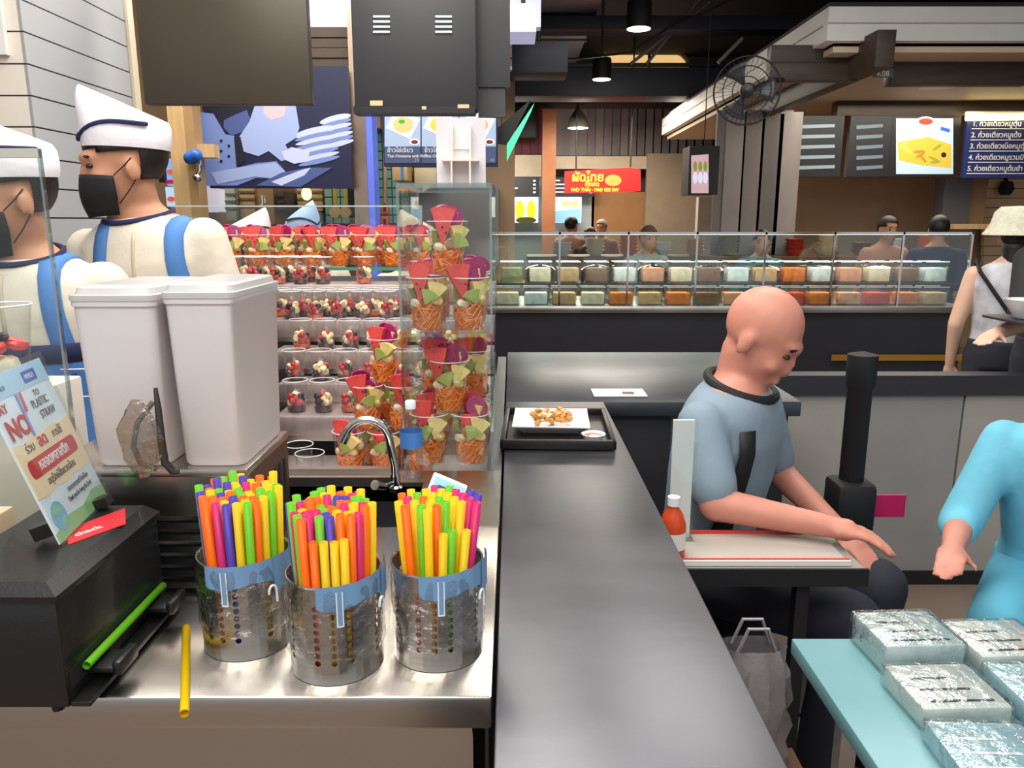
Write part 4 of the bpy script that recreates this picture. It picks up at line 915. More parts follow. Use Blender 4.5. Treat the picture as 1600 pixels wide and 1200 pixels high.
a = P(770, 0, TVY + .15); MB().tube([(a.x, TVY + .155, a.z), (a.x, TVY + .155, 4.1)], .012, 8).build('hanger_rod', BLACKM, t)
KY = 4.62
# header wall over the kitchen
hd = thing('kitchen_header', 'dark plank header with a pale lit fascia above the chef poster', 'header', (0, 0, 0))
box_px('pale_fascia', 240, 845, -40, 42, KY + .3, .1, M('lilac_fascia', (206, 208, 236), .5, emit=.25), hd)
for k, (y0, y1) in enumerate(((43, 58), (59, 74), (75, 90), (91, 104))): box_px('plank', 240, 800, y0, y1, KY + .28 + .01 * (k % 2), .08, DKWOOD, hd)
box_px('lilac_rail', 240, 800, 104, 109, KY + .27, .05, M('lilac_rail', (120, 122, 170), .5), hd)
# chef poster
po = thing('chef_poster', 'blue toned backlit poster of chefs plating food beside stacked plates', 'poster', (0, 0, 0))
box_px('board', 313, 550, 103, 294, KY, .05, M('poster_navy', (22, 28, 62), .5, emit=.1), po)
pb = [M('poster_blue%d' % i, c, .5, emit=.12) for i, c in enumerate([(112, 132, 190), (150, 166, 212), (184, 194, 226), (70, 84, 140), (18, 20, 40), (196, 176, 190)])]
pp = lambda n, pts, i, th: flat_px(n, pts, KY, pb[i], po, th)
pp('jacket_print', [(314, 176), (330, 172), (352, 210), (366, 212), (372, 262), (400, 255), (432, 252), (446, 268), (440, 280), (400, 278), (370, 290), (318, 290)], 0, .002)
pp('hair_print', [(316, 164), (398, 164), (390, 178), (366, 184), (350, 192), (338, 178), (318, 176)], 4, .0025)
pp('face_print', [(350, 188), (366, 180), (386, 172), (392, 190), (380, 206), (362, 212), (350, 200)], 3, .003)
pp('jacket_print', [(398, 166), (462, 164), (468, 200), (462, 216), (446, 226), (456, 246), (440, 252), (420, 236), (404, 244), (378, 236), (374, 214), (390, 190)], 1, .0035)
pp('face_print', [(412, 165), (448, 165), (444, 182), (424, 188), (412, 178)], 5, .004)
pp('sleeve_print', [(440, 238), (456, 230), (484, 236), (482, 252), (460, 256), (446, 250)], 2, .0045)
pp('apron_print', [(366, 214), (376, 214), (384, 250), (370, 262)], 4, .004)
pp('forearm_print', [(330, 270), (372, 262), (430, 254), (446, 268), (438, 280), (398, 276), (340, 288)], 1, .0046)
for k in range(8): flat_ell('plate_print', 492 + k * 1.0, 206 + k * 6.5, 33, 7 if k == 0 else 4, KY, pb[2 if k % 2 == 0 else 0], po, .003 + .0002 * k, 22, -.22)
for k in range(7): flat_ell('plate_print', 524 + k * .8, 186 + k * 6.5, 25, 6 if k == 0 else 4, KY, pb[2 if k % 2 == 0 else 0], po, .0022 + .0001 * k, 22, -.25)
pp('board_print', [(400, 290), (440, 270), (480, 262), (520, 262), (470, 292)], 3, .0048); pp('food_print', [(424, 284), (470, 266), (486, 262), (476, 274), (440, 290)], 2, .0052)
for k in range(5): flat_ell('button_print', 346 + (k % 2) * 12, 220 + k * 8, 2.2, 2.2, KY, pb[4], po, .0056, 8)
# wood frame, ladle, small screens
wf = thing('post_and_rail', 'pale wooden post and cross rail left of the chef poster', 'frame', (0, 0, 0))
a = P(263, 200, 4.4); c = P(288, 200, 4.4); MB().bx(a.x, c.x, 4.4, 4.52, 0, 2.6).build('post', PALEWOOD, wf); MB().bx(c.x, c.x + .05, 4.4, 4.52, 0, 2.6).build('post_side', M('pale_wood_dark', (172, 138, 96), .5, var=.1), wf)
box_px('cross_rail', 240, 263, 225, 246, 4.42, .08, PALEWOOD, wf); box_px('cross_rail', 300, 335, 225, 246, 4.42, .08, PALEWOOD, wf)
ld = thing('hanging_ladle', 'steel ladle with a blue handle hanging by the wooden post', 'ladle', (0, 0, 0))
q = lambda x, y: P(x, y, 4.36)
MB().cap(q(297, 247), q(306, 243), .035, .035).build('handle', M('blue_handle', (40, 96, 190), .4), ld, smooth=True); MB().tube([q(303, 240), q(311, 250), q(312, 265), q(308, 275)], .012, 8).build('shaft', CHROME, ld, smooth=True); MB().ell(q(308, 278), (.024, .024, .024)).build('bowl', CHROME, ld, smooth=True); MB().tube([q(306, 241), P(314, 236, 4.418)], .0018, 6).build('hook', CHROME, ld)
for (x0, x1, y0, y1, cname, colr, lab) in ((245, 257, 244, 285, 'a', (30, 28, 30), 'black speaker panel beside the wooden post'), (258, 276, 247, 290, 'b', (120, 160, 220), 'small lit menu screen with blue and red tiles left of the post'), (258, 277, 292, 330, 'c', (170, 200, 226), 'small lit picture panel below the tiled menu screen'), (302, 320, 292, 330, 'd', (206, 200, 214), 'small lit picture panel right of the wooden post')):
    s_ = tag(box_px('menu_screen', x0, x1, y0, y1, 4.9, .7, M('scr_' + cname, colr, .4, emit=.0 if cname == 'a' else .8)), lab, 'screen')
    if cname != 'a':
        flat_ell('dish_print', (x0 + x1) / 2, (y0 + y1) / 2, 6, 4, 4.9, M('scr_dish' + cname, (216, 90, 70), .4, emit=.6), s_, .004); flat_px('red_print', [(x0 + 2, y1 - 9), (x1 - 2, y1 - 9), (x1 - 2, y1 - 3), (x0 + 2, y1 - 3)], 4.9, M('scr_red', (190, 30, 60), .4, emit=.5), s_, .003)
# kitchen shelving and wall units seen above the fruit
for i, (x0, x1, y0, y1, Y, cl, nm, lab) in enumerate((
    (350, 370, 294, 345, 5.2, (168, 180, 160), 'food_poster', 'pale poster of green food behind the glass guard'), (372, 400, 290, 345, 5.25, (196, 164, 120), 'wood_cabinet', 'light wooden cabinet with shelf lines under the chef poster'),
    (402, 430, 290, 352, 5.1, (182, 146, 104), 'lettered_board', 'wooden panel with white letters under the chef poster'), (431, 444, 298, 330, 5.1, (96, 90, 84), 'vent_grille', 'dark vent grille beside the wooden lettered panel'),
    (463, 505, 290, 330, 5.35, (206, 176, 128), 'warm_cabinet', 'warm lit cabinet behind the round lamp'), (468, 491, 332, 350, 5.1, (206, 202, 198), 'white_carton', 'white carton on the kitchen shelf below the round lamp'),
    (612, 637, 257, 282, 5.0, (206, 168, 112), 'cardboard_box', 'cardboard box with blue tape below the menu screen'), (647, 682, 262, 292, 5.2, (196, 180, 146), 'steel_hood', 'pale steel hood panel under the menu screen'), (576, 594, 176, 200, 5.2, (176, 148, 110), 'junction_box', 'tan junction box above the teal tiles'),
    (640, 780, 293, 420, 5.3, (96, 92, 90), 'grey_cabinet', 'grey steel cabinet behind the acrylic case'))):
    o = tag(box_px(nm, x0, x1, y0, y1, Y, (5.6 - Y) if nm not in ('cardboard_box', 'junction_box') else 5.298 - Y, M('kit_%d' % i, cl, .5, var=.06), None, .004), lab, nm.split('_')[-1])
    if nm in ('wood_cabinet', 'warm_cabinet', 'vent_grille', 'food_poster'):
        for k in range(3): box_px('shelf_line', x0 + 1, x1 - 1, y0 + 8 + k * 11, y0 + 11 + k * 11, Y - .01, .02, M('kit_line%d' % i, tuple(int(v * .62) for v in cl), .6), o)
    if nm == 'lettered_board': text('Ji', .07, face_m(P(408, 317, Y - .003)), M('letters_white', (230, 236, 246), .4, emit=.3), parent=o)
    if nm == 'cardboard_box': box_px('tape', 626, 631, 258, 280, Y - .006, .005, M('blue_tape', (70, 140, 200), .4), o)
l_ = thing('round_lamp', 'small glowing round lamp in the kitchen', 'lamp', P(479, 303, 5.0)); MB().ell((0, 0, 0), (.032, .032, .04)).build('bulb', M('bulb_warm', (255, 226, 130), .4, emit=4), l_, smooth=True); MB().lathe([(.012, .036), (.012, .07)], 10).build('socket', BLACKM, l_); MB().tube([(0, 0, .06), (0, .339, .06)], .005, 6).build('bracket_arm', BLACKM, l_)
# teal tiles
def tile_panel(x0, x1, y0, y1, Y, nx, nz, label):
    a = P(x0, y0, Y); c = P(x1, y1, Y); t = thing('tiled_panel', label, 'tiles', (a.x, Y, c.z)); w, h = (c.x - a.x) / nx, (a.z - c.z) / nz
    MB().bx(0, c.x - a.x, .006, 5.6 - Y, 0, a.z - c.z).build('grout_bed', M('grout_dark', (60, 84, 84), .8), t)
    me = MB().bx(.004, w - .004, 0, .008, .004, h - .004).mesh('tile'); me.materials.append(M('teal_tile', (122, 172, 160), .3, var=.06))
    for i in range(nx):
        for j in range(nz): link('tile', me, t, (i * w, 0, j * h))
tile_panel(582, 640, 178, 350, 5.3, 4, 12, 'teal tiled wall panel right of the blue lit steel column')
tile_panel(506, 546, 294, 350, 5.3, 3, 4, 'teal tiled wall panel under the chef poster')
for px in (524, 540):
    t = thing('yellow_ladle', 'yellow handled strainer hanging on the teal tiles', 'strainer', (0, 0, 0), group='yellow strainers'); q = lambda x, y: P(x, y, 5.2)
    MB().tube([q(px, 292), q(px, 328)], .012, 8).build('handle', M('yellow_plastic', (222, 184, 60), .4), t); MB().tube([q(px, 332) + Vector((0, -.02, 0)), q(px, 332) + Vector((0, .02, 0))], .036, 14).build('strainer_head', M('beige_disc', (222, 196, 150), .5), t)
for y0, y1, lab in ((320, 334, 'upper orange switch box on the teal tiles'), (338, 355, 'lower orange switch box on the teal tiles')):
    o = tag(box_px('switch_box', 595, 607, y0, y1, 5.24, .05, M('orange_box', (232, 92, 46), .4), None, .004), lab, 'switch'); box_px('toggle', 599, 603, y0 + 4, y1 - 4, 5.232, .012, BLACKM, o)
for px in (587, 602): tag(MB().tube([P(px, 200, 5.27), P(px, 318, 5.27)], .012, 8).build('conduit_pipe', M('tan_pipe', (172, 150, 118), .5)), 'tan conduit pipe running down the teal tiles', 'pipe', 'conduits on the teal tiles')
sc_ = thing('steel_column', 'steel column with a glowing blue edge beside the chef poster', 'column', (0, 0, 0))
a = P(549, 200, 4.72); c = P(571, 200, 4.72); MB().bx(a.x, c.x, 4.72, 4.9, 0, 2.7).build('steel_face', M('rosy_steel', (190, 168, 150), .3, 1, var=.2, vscale=3), sc_); e_ = P(581, 200, 4.72); MB().bx(c.x, e_.x, 4.73, 4.9, 0, 2.7).build('blue_edge', M('blue_glow', (96, 116, 224), .4, emit=.45), sc_)
# menu screen
ms = thing('menu_screen', 'hanging menu screen with three rice dishes on dark captions', 'screen', (0, 0, 0)); SY = 4.4
box_px('bezel', 597, 778, 172, 260, SY, .06, M('bezel_navy', (24, 32, 70), .4), ms)
for px in (620, 750): a = P(px, 175, SY + .03); MB().tube([a, Vector((a.x, a.y, 4.1))], .012, 6).build('hanger_rod', BLACKM, ms)
for k, (x0, x1) in enumerate(((601, 657), (659, 716), (718, 775))):
    pn = flat_px('photo_panel', [(x0, 176), (x1, 176), (x1, 229), (x0, 229)], SY, M('photo_grey', (150, 168, 196), .4, emit=.45), ms, .003)
    flat_px('caption_panel', [(x0, 229), (x1, 229), (x1, 255), (x0, 255)], SY, M('caption_slate', (64, 76, 108), .4, emit=.35), ms, .003)
    flat_px('plate_print', [(x0 + 2, 200), (x0 + 16, 172), (x0 + 56, 186), (x0 + 40, 218)], SY, M('plate_print', (196, 212, 234), .4, emit=.5), pn, .004)
    flat_ell('food_print', x0 + 29, 195, 16, 12, SY, M('food_print%d' % k, ((226, 176, 116), (228, 180, 70), (214, 160, 110))[k], .4, emit=.5), pn, .005); flat_ell('herb_print', x0 + 27, 190, 5, 3, SY, M('herb', (60, 150, 60), .4, emit=.4), pn, .006)
    flat_ell('sauce_print', x0 + 47, 222, 8, 5, SY, M('sauce_ring', (226, 226, 232), .4, emit=.5), pn, .005); flat_ell('sauce_print', x0 + 47, 222, 5.5, 3.2, SY, M('sauce_dk', (110, 40, 40), .4, emit=.4), pn, .006)
    text(('ข้าวไข่เจียว', 'ข้าวไข่เจียวผัก', 'ข้าวผัด')[k], .034, face_m(P(x0 + 4, 238, SY - .005)), WHT, parent=ms); text(('Thai Omelette with Rice', 'Thai Omelette', 'Fried Rice')[k], .022, face_m(P(x0 + 4, 246, SY - .005)), WHT, parent=ms); text(('29', '35', '40')[k], .028, face_m(P(x1 - 10, 253, SY - .005)), M('price_grey', (150, 158, 180), .4), parent=ms)

# ================================================================== ceiling services and far hall
BM = DKBEAM
for (x0, x1, y0, y1, Y, dpt, nm, lab, mt) in ((790, 1330, 105, 150, 10.0, .5, 'ceiling_beam', 'wide navy steel beam crossing below the arched window', M('navy_beam', (34, 37, 48), .6)), (780, 1400, 24, 46, 9.0, .3, 'ceiling_beam', 'dark blue beam crossing behind the nearest ceiling lamp', M('navy_beam2', (22, 25, 38), .6)), (800, 1330, 98, 103, 9.9, .08, 'ceiling_pipe', 'thin black pipe running across the arched window', BLACKM), (790, 1120, 150, 158, 12.6, .2, 'wall_ledge', 'pale ledge under the navy beam on the far wall', M('ledge', (120, 112, 108), .6)), (790, 1110, 158, 167, 12.7, .2, 'wall_band', 'dark brown band above the grey vertical boards', M('band_brown', (52, 38, 36), .6)),
    (797, 838, 5, 50, 4.4, .3, 'light_box', 'pale lilac light box beside the black hanging panel', M('lilac_box', (196, 200, 236), .4, emit=.5)), (797, 887, 65, 113, 5.2, .3, 'dark_box', 'dark plank-faced box hanging under the lilac light box', M('dark_box', (38, 38, 46), .6, var=.2)), (800, 838, 165, 214, 12.5, .5, 'dark_screen', 'dark screen mounted before the crimson boards', BLACKM)):
    o = tag(box_px(nm, x0, x1, y0, y1, Y, dpt, mt, None, .003), lab, nm.split('_')[-1])
    if nm in ('light_box', 'dark_box'):
        a = P((x0 + x1) / 2, y0, Y + .1); MB().tube([a, Vector((a.x, a.y, 4.1))], .012, 6).build('hanger_rod', BLACKM, o)
du = thing('air_duct', 'large grey sheet metal air duct running away below the ceiling', 'duct', (0, 0, 0)); MB().bx(.30, .92, 7.6, 12.4, 3.72, 4.09).build('duct_body', M('duct_grey', (74, 74, 82), .5, var=.1), du)
for k in range(4): MB().bx(.28, .94, 8.0 + k * 1.15, 8.06 + k * 1.15, 3.70, 4.09).build('flange', M('duct_grey', (0, 0, 0)), du)
tag(MB().tube([P(820, 95, 8), P(900, 92, 8.2), P(985, 82, 8.4), P(1050, 40, 8.4), P(1100, 20, 8.4), P(1180, -20, 8.4)], .012, 6).build('power_cable', BLACKM), 'black cable sagging across the arched window', 'cable')
for i, (xa, ya, xb, yb) in enumerate(((985, 100, 1110, 32), (1010, 100, 1082, 34))): tag(MB().tube([P(xa, ya, 9.75 + .1 * i), P(xb + 20, yb - 46, 9.45 + .1 * i)], .02, 6).build('strut', M('grey_strut', (82, 84, 88), .5)), ('longer' if i == 0 else 'shorter') + ' grey metal strut slanting before the arched window', 'strut')
tag(MB().tube([P(1122, 98, 8.5), P(1160, 60, 8.5)], .02, 8).build('ceiling_tube_light', M('pale_tube', (150, 150, 148), .4)), 'pale tube hanging at a slant left of the wall fan', 'tube')
LAMP = M('lamp_lens', (255, 250, 238), .4, emit=9)
for i, (px, py, Y, r, kind, lab) in enumerate(((998, 45, 7.0, .105, 0, 'largest black cylinder downlight on the dark ceiling'), (940, 124, 9.0, .105, 0, 'smaller black cylinder downlight below the arched window'), (903, 200, 12.0, .16, 1, 'grey bell pendant lamp before the vertical boards'), (795, 247, 12.2, .1, 0, 'small downlight before the crimson boards'))):
    p = P(px, py, Y); t = thing('ceiling_lamp', lab, 'lamp', p)
    if kind == 0: MB().lathe([(r, 0), (r, .2), (r * .9, .22), (.0, .22)], 24).build('housing', BLACKM, t, smooth=True); MB().tube([(0, 0, .2), (0, 0, 4.1 - p.z)], .012, 6).build('stem', BLACKM, t)
    else: MB().lathe([(r, 0), (r * .95, .05), (r * .7, .17), (r * .3, .26), (r * .15, .3), (0, .3)], 24).build('shade', M('pendant_grey', (96, 90, 86), .4), t, smooth=True); MB().tube([(0, 0, .28), (0, 0, 4.1 - p.z)], .01, 6).build('stem', BLACKM, t)
    MB().lathe([(0, -.004), (r * .93, -.004), (r * .93, .004), (0, .004)], 24).build('lens', LAMP, t)
    l = bpy.data.lights.new('lamp_light', 'POINT'); l.energy = 12; l.shadow_soft_size = .1; l.color = (1, .93, .82); lo = bpy.data.objects.new('lamp_light', l); COL.objects.link(lo); lo.location = p - Vector((0, 0, .12))
# arched window
aw = thing('arched_window', 'warm glowing arched fanlight window high on the far wall', 'window', (0, 0, 0)); AY = 13.15
arch = [(930, 110), (1076, 110)] + [(1003 + 73 * math.cos(math.radians(a)), 104 - 32 * math.sin(math.radians(a))) for a in range(0, 181, 15)]
flat_px('window_pane', arch, AY, M('window_glow', (250, 206, 134), .4, emit=.9), aw, .01)
flat_px('mullion', [(1012, 70), (1016, 70), (1016, 110), (1012, 110)], AY, BLACKM, aw, .04); flat_px('mullion', [(925, 99), (1080, 99), (1080, 103), (925, 103)], AY, BLACKM, aw, .05)
MB().tube([P(x, y - 2, AY - .02) for x, y in arch[2:]], .035, 6).build('arch_frame', M('arch_frame', (150, 132, 104), .5), aw, smooth=True)
# far stalls
FY = 13.0
gw = thing('board_wall', 'grey vertical board cladding above the far noodle stall', 'wall', (0, 0, 0)); vm = [M('vboard%d' % i, c, .6, var=.08) for i, c in enumerate([(112, 104, 102), (104, 98, 98), (118, 110, 106)])]
for k in range(19): a = P(866 + k * 13, 167, FY); c = P(866 + k * 13 + 12, 243, FY); MB().bx(a.x, c.x, FY, FY + .05, c.z, a.z).build('board', vm[k % 3], gw)
rw = thing('crimson_wall', 'crimson vertical boards behind the dark hanging screen', 'wall', (0, 0, 0))
for k in range(5): a = P(790 + k * 13, 167, FY); c = P(790 + k * 13 + 12, 241, FY); MB().bx(a.x, c.x, FY, FY + .05, c.z, a.z).build('board', M('crimson%d' % (k % 2), ((96, 20, 40), (84, 18, 36))[k % 2], .6), rw)
FARB = [('stall_fascia', 780, 846, 242, 276, 12.9, (196, 182, 158), 'cream stall fascia below the crimson boards'), ('stall_fascia', 864, 1012, 244, 264, 12.9, (190, 174, 150), 'cream stall fascia below the grey boards'), ('timber_post', 848, 863, 170, 742, 12.4, (150, 96, 62), 'orange brown timber post between two far stalls'),
        ('service_wall', 864, 925, 300, 480, 13.0, (168, 176, 178), 'pale back wall of the far stall behind black menus'), ('doorway_panel', 925, 1012, 300, 480, 13.0, (150, 108, 66), 'warm brown doorway panel of the noodle stall'), ('service_wall', 770, 847, 275, 480, 13.05, (120, 128, 124), 'grey green back wall under the cream fascia'), ('beige_wall', 1012, 1130, 240, 480, 12.8, (150, 134, 112), 'beige end wall right of the noodle stall'), ('white_pillar', 1092, 1108, 308, 480, 9.0, (214, 204, 190), 'pale pillar under the angled menu screen')]
for i, (nm, x0, x1, y0, y1, Y, cl, lab) in enumerate(FARB): tag(box_px(nm, x0, x1, y0, y1, Y, .12, M('farb%d' % i, cl, .6, var=.08)), lab, nm.split('_')[-1])
for i, (x0, x1, lab) in enumerate(((783, 842, 'black price board above the mango picture panel'), (863, 930, 'black price board behind the red noodle sign'))):
    t = thing('price_board', lab, 'menu board', (0, 0, 0)); box_px('board', x0, x1, 277, 307, 12.75, .06, M('chalk_black', (34, 36, 40), .5), t)
    for k in range(4): flat_px('text_line', [(x0 + 4, 281 + k * 6), (x0 + 12 + (k * 7) % 15, 281 + k * 6), (x0 + 12 + (k * 7) % 15, 283 + k * 6), (x0 + 4, 283 + k * 6)], 12.75, M('line_white', (214, 220, 226), .4, emit=.4), t, .004); flat_px('price_dot', [(x1 - 9, 281 + k * 6), (x1 - 5, 281 + k * 6), (x1 - 5, 284 + k * 6), (x1 - 9, 284 + k * 6)], 12.75, _M['line_white'], t, .004)
for i, (x0, x1, lab) in enumerate(((783, 841, 'lit picture panel with two yellow mangoes'), (863, 908, 'lit picture panel with pale dishes and blue water'))):
    t = thing('picture_panel', lab, 'sign', (0, 0, 0)); box_px('board', x0, x1, 308, 348, 12.7, .6, M('pic_white', (214, 232, 236), .4, emit=.8), t)
    if i == 0:
        for cx in (812, 830): flat_ell('mango_print', cx, 328, 7, 15, 12.7, M('mango', (226, 190, 30), .4, emit=.6), t, .006)
        flat_ell('leaf_print', 822, 344, 16, 5, 12.7, M('leaf_dk', (60, 70, 20), .4), t, .008)
    else:
        flat_px('water_print', [(864, 330), (907, 326), (907, 347), (864, 347)], 12.7, M('water', (130, 186, 216), .4, emit=.6), t, .006)
        for cx in (884, 898): flat_ell('dish_print', cx, 318, 6, 5, 12.7, M('dish_or', (224, 190, 120), .4, emit=.6), t, .006)
rs = thing('noodle_sign', 'red lit sign with yellow Thai lettering for noodles', 'sign', (0, 0, 0)); RY = 11.6
flat_px('sign_face', [(882, 268), (985, 262), (1000, 266), (1000, 298), (985, 300), (882, 302)], RY, M('sign_red', (214, 30, 26), .4, emit=.8), rs, .06)
YL = M('sign_yellow', (250, 206, 60), .4, emit=.9)
text('ผัดไทย', .17, face_m(P(893, 283, RY - .065)), YL, parent=rs, bold=.004); text('กุ้งสด', .09, face_m(P(914, 291, RY - .065)), YL, parent=rs, bold=.002); text('PAD THAI · PAD SEE EW', .065, face_m(P(892, 299, RY - .065)), YL, parent=rs, bold=.002)
for px in (900, 985): MB().tube([P(px, 266, RY - .02), Vector((P(px, 266, RY).x, RY - .02, 4.1))], .012, 6).build('hanger', BLACKM, rs)
flat_ell('bowl_print', 958, 282, 13, 9, RY - .06, M('bowl_or', (250, 130, 60), .4, emit=.8), rs, .004)
ns = thing('neon_sign', 'small turquoise and orange neon sign beside the acrylic case', 'sign', (0, 0, 0))
flat_ell('neon_shape', 780, 287, 13, 12, 6.0, M('neon_teal', (80, 220, 220), .4, emit=1.5), ns, .03); flat_ell('neon_core', 777, 284, 7, 5, 6.0, M('neon_orange', (250, 120, 60), .4, emit=1.5), ns, .036); flat_px('neon_stem', [(776, 276), (782, 264), (787, 266), (784, 278)], 6.0, _M['neon_teal'], ns, .03); MB().tube([P(783, 270, 5.99), Vector((P(783, 270, 5.99).x, 5.99, 4.1))], .003, 6).build('hanger_rod', BLACKM, ns)
es = thing('edge_on_screen', 'screen seen edge-on glowing green and blue under the hanging panel', 'screen', (0, 0, 0))
e0, e1 = P(792, 226, 4.5), P(829, 162, 4.5); MB().prism([(e0.x, e0.z), (e1.x + .02, e1.z), (e1.x, e1.z - .05), (e0.x, e0.z - .09)], 4.48, 4.5).build('lit_face', M('edge_glow', (70, 214, 150), .4, emit=1.1), es); MB().prism([(e0.x - .14, e0.z + .02), (e1.x, e1.z + .02), (e0.x, e0.z)], 4.5, 4.54).build('casing', BLACKM, es); MB().tube([Vector((e0.x - .03, 4.52, e0.z + .02)), Vector((e0.x - .03, 4.52, 4.1))], .003, 6).build('hanger_rod', BLACKM, es)
# ================================================================== island food counter
IY = 5.0
ic = thing('island_counter', 'long dark fronted food counter with a pale steel top across the hall', 'counter', (0, 0, 0))
MB().bx(-.14, 2.95, IY, IY + .7, .04, .915).build('dark_front', M('counter_charcoal', (36, 36, 42), .45, var=.1), ic)
MB().bx(-.16, 2.97, IY - .03, IY + .72, .915, .955, b=.004).build('steel_top', M('pale_steel', (200, 196, 190), .3, 1, var=.1), ic, smooth=True)
MB().bx(-.14, 2.95, IY + .05, IY + .35, 1.09, 1.10).build('shelf', ACRYL, ic); MB().bx(-.14, 2.95, IY + .045, IY + .05, 1.088, 1.103).build('shelf_edge', M('shelf_dark', (70, 56, 56), .4), ic)
gp_ = MB().bx(-.14, 2.95, IY, IY + .006, .955, 1.42).build('guard_pane', CLEAR('counter_glass', (236, 246, 246), .06, .4, 2.0, .03), ic)
for k in range(8): MB().bx(-.14 + k * .44, -.128 + k * .44, IY - .004, IY + .012, .955, 1.43).build('guard_post', CHROME, ic)
MB().bx(-.14, 2.95, IY - .004, IY + .012, 1.415, 1.43).build('guard_rail', CHROME, ic)
tag(MB().bx(2.1, 3.2, IY - .03, IY - .02, .60, .64).build('gold_strip', M('gold_strip', (176, 132, 52), .35, .6)), 'gold strip along the lower front of the dark counter', 'strip')
st_l = thing('added_glow_strip', 'slim glowing strip added to brighten the tubs along the island counter top rail', 'lamp', (0, 0, 0)); MB().bx(-.12, 2.93, IY + .014, IY + .03, 1.412, 1.424).build('glow_bar', M('strip_glow', (255, 240, 214), .4, emit=3), st_l)  # added glowing strip, brightens the dim food tubs
area('added_tub_fill', (1.4, IY + .1, 1.40), 3.0, .08, 26, (1, .92, .8))  # added fill over the tubs, paired with the glowing strip
cols = {'orange': (224, 120, 50), 'cream': (228, 208, 176), 'brown': (130, 88, 58), 'red': (206, 66, 40), 'tan': (204, 160, 112), 'white': (222, 224, 222), 'olive': (140, 140, 96), 'peach': (222, 150, 112)}
def container(x, y, z, w, h, c, label, group):
    t = thing('food_container', label, 'container', (x, y, z), 0, group)
    fill = h * .7; MB().bx(-w / 2 + .006, w / 2 - .006, -.055, .055, .004, fill, b=.006).build('food_fill', M('fill_' + c, cols[c], .5, var=.2, vscale=30, bump=.4, bscale=60), t, smooth=True)
    m = MB(); e = .003; m.bx(-w / 2, w / 2, -.06, -.057, 0, h); m.bx(-w / 2, w / 2, .057, .06, 0, h); m.bx(-w / 2, -w / 2 + e, -.057, .057, 0, h); m.bx(w / 2 - e, w / 2, -.057, .057, 0, h); m.bx(-w / 2, w / 2, -.06, .06, 0, .003); m.build('tub', CUPC, t)
    m = MB(); m.bx(-w / 2 - .003, w / 2 + .003, -.064, -.056, h, h + .006); m.bx(-w / 2 - .003, w / 2 + .003, .056, .064, h, h + .006); m.build('rim', RIMC, t)
low = ['cream', 'white', 'tan', 'cream', 'orange', 'tan', 'orange', 'brown', 'peach', 'olive', 'red', 'orange', 'peach', 'red', 'orange', 'tan']
up = ['olive', 'cream', 'tan', 'brown', 'white', 'peach', 'cream', 'brown', 'white', 'tan', 'orange', 'white', 'peach', 'cream', 'brown', 'white']
for k in range(16):
    x = -.03 + k * .188
    container(x, IY + .12, .956, .16, .115, low[k], 'clear tub of %s coloured food on the counter top behind the glass guard' % low[k], '%s tubs on the counter top' % low[k])
    container(x + .03, IY + .2, 1.101, .15, .13, up[k], 'clear tub of %s coloured food on the upper counter shelf' % up[k], '%s tubs on the upper counter shelf' % up[k])
# bowls and jars standing at the back of the counter
for k in range(7):
    x = .2 + k * .4; t = thing('steel_pot', 'lidded steel pot at the back of the island counter', 'pot', (x, IY + .5, .956), 0, 'steel pots on the island counter')
    MB().lathe([(0, 0), (.10, 0), (.11, .02), (.11, .2), (.115, .205), (.0, .205)], 24).build('pot', CHROME, t, smooth=True); MB().lathe([(.113, .206), (.09, .225), (.03, .24), (0, .24)], 24).build('lid', CHROME, t, smooth=True); MB().lathe([(.012, .24), (.018, .26), (0, .265)], 12).build('knob', BLACK, t, smooth=True)
# shelves behind (second island) with crockery
bk = thing('back_counter', 'tan back counter with shelves behind the island counter', 'counter', (0, 0, 0)); BY = 7.6
MB().bx(.2, 4.4, BY, BY + .5, .04, 1.12).build('body', M('tan_counter', (150, 124, 96), .5, var=.1), bk); MB().bx(.15, 4.45, BY - .04, BY + .52, 1.12, 1.16).build('top', M('brown_top', (110, 82, 58), .4), bk)
for k, c in enumerate(['white', 'cream', 'orange', 'white', 'tan', 'olive', 'white', 'red', 'cream', 'brown', 'white', 'orange']):
    t = thing('bowl_stack', 'stack of %s bowls on the tan back counter' % c, 'bowls', (.5 + k * .33, BY + .15, 1.161), 0, 'bowl stacks on the back counter')
    for j in range(3 + k % 3): MB().lathe([(0, 0), (.05, 0), (.10, .06), (.095, .06), (.048, .008), (0, .008)], 18, (0, 0, j * .035)).build('bowl', M('bowl_' + c, cols[c], .3), t, smooth=True)
# ================================================================== kiosk with white fascia
KX, KYF, KYB = 2.18, 5.7, 11.7
kr = thing('kiosk_roof', 'white fascia roof of the wooden kiosk above the counter', 'roof', (0, 0, 0))
MB().bx(KX, 6.5, KYF, KYF + .08, 2.72, 2.94).build('front_fascia', WHITEP, kr); MB().bx(KX, 6.5, KYF - .01, KYF, 2.83, 2.837).build('fascia_groove', M('groove', (170, 168, 162), .6), kr)
MB().bx(KX, KX + .08, KYF + .08, KYB, 2.72, 2.94).build('side_fascia', WHITEP, kr); MB().bx(KX + .08, 6.5, KYF + .08, KYB, 2.66, 2.70).build('soffit', M('soffit_cream', (206, 186, 160), .6), kr)
MB().bx(KX - .01, KX, KYF + .08, KYB, 2.83, 2.837).build('fascia_groove', _M['groove'], kr); MB().bx(KX + .02, 6.4, KYF + .05, KYB, 2.95, 2.98).build('roof_deck', M('roof_brown', (48, 34, 28), .7), kr)
def beam(x0, x1, y0, y1, Y, d, lab): return tag(box_px('timber_beam', x0, x1, y0, y1, Y, d, DKWOOD, None, .004), lab, 'beam')
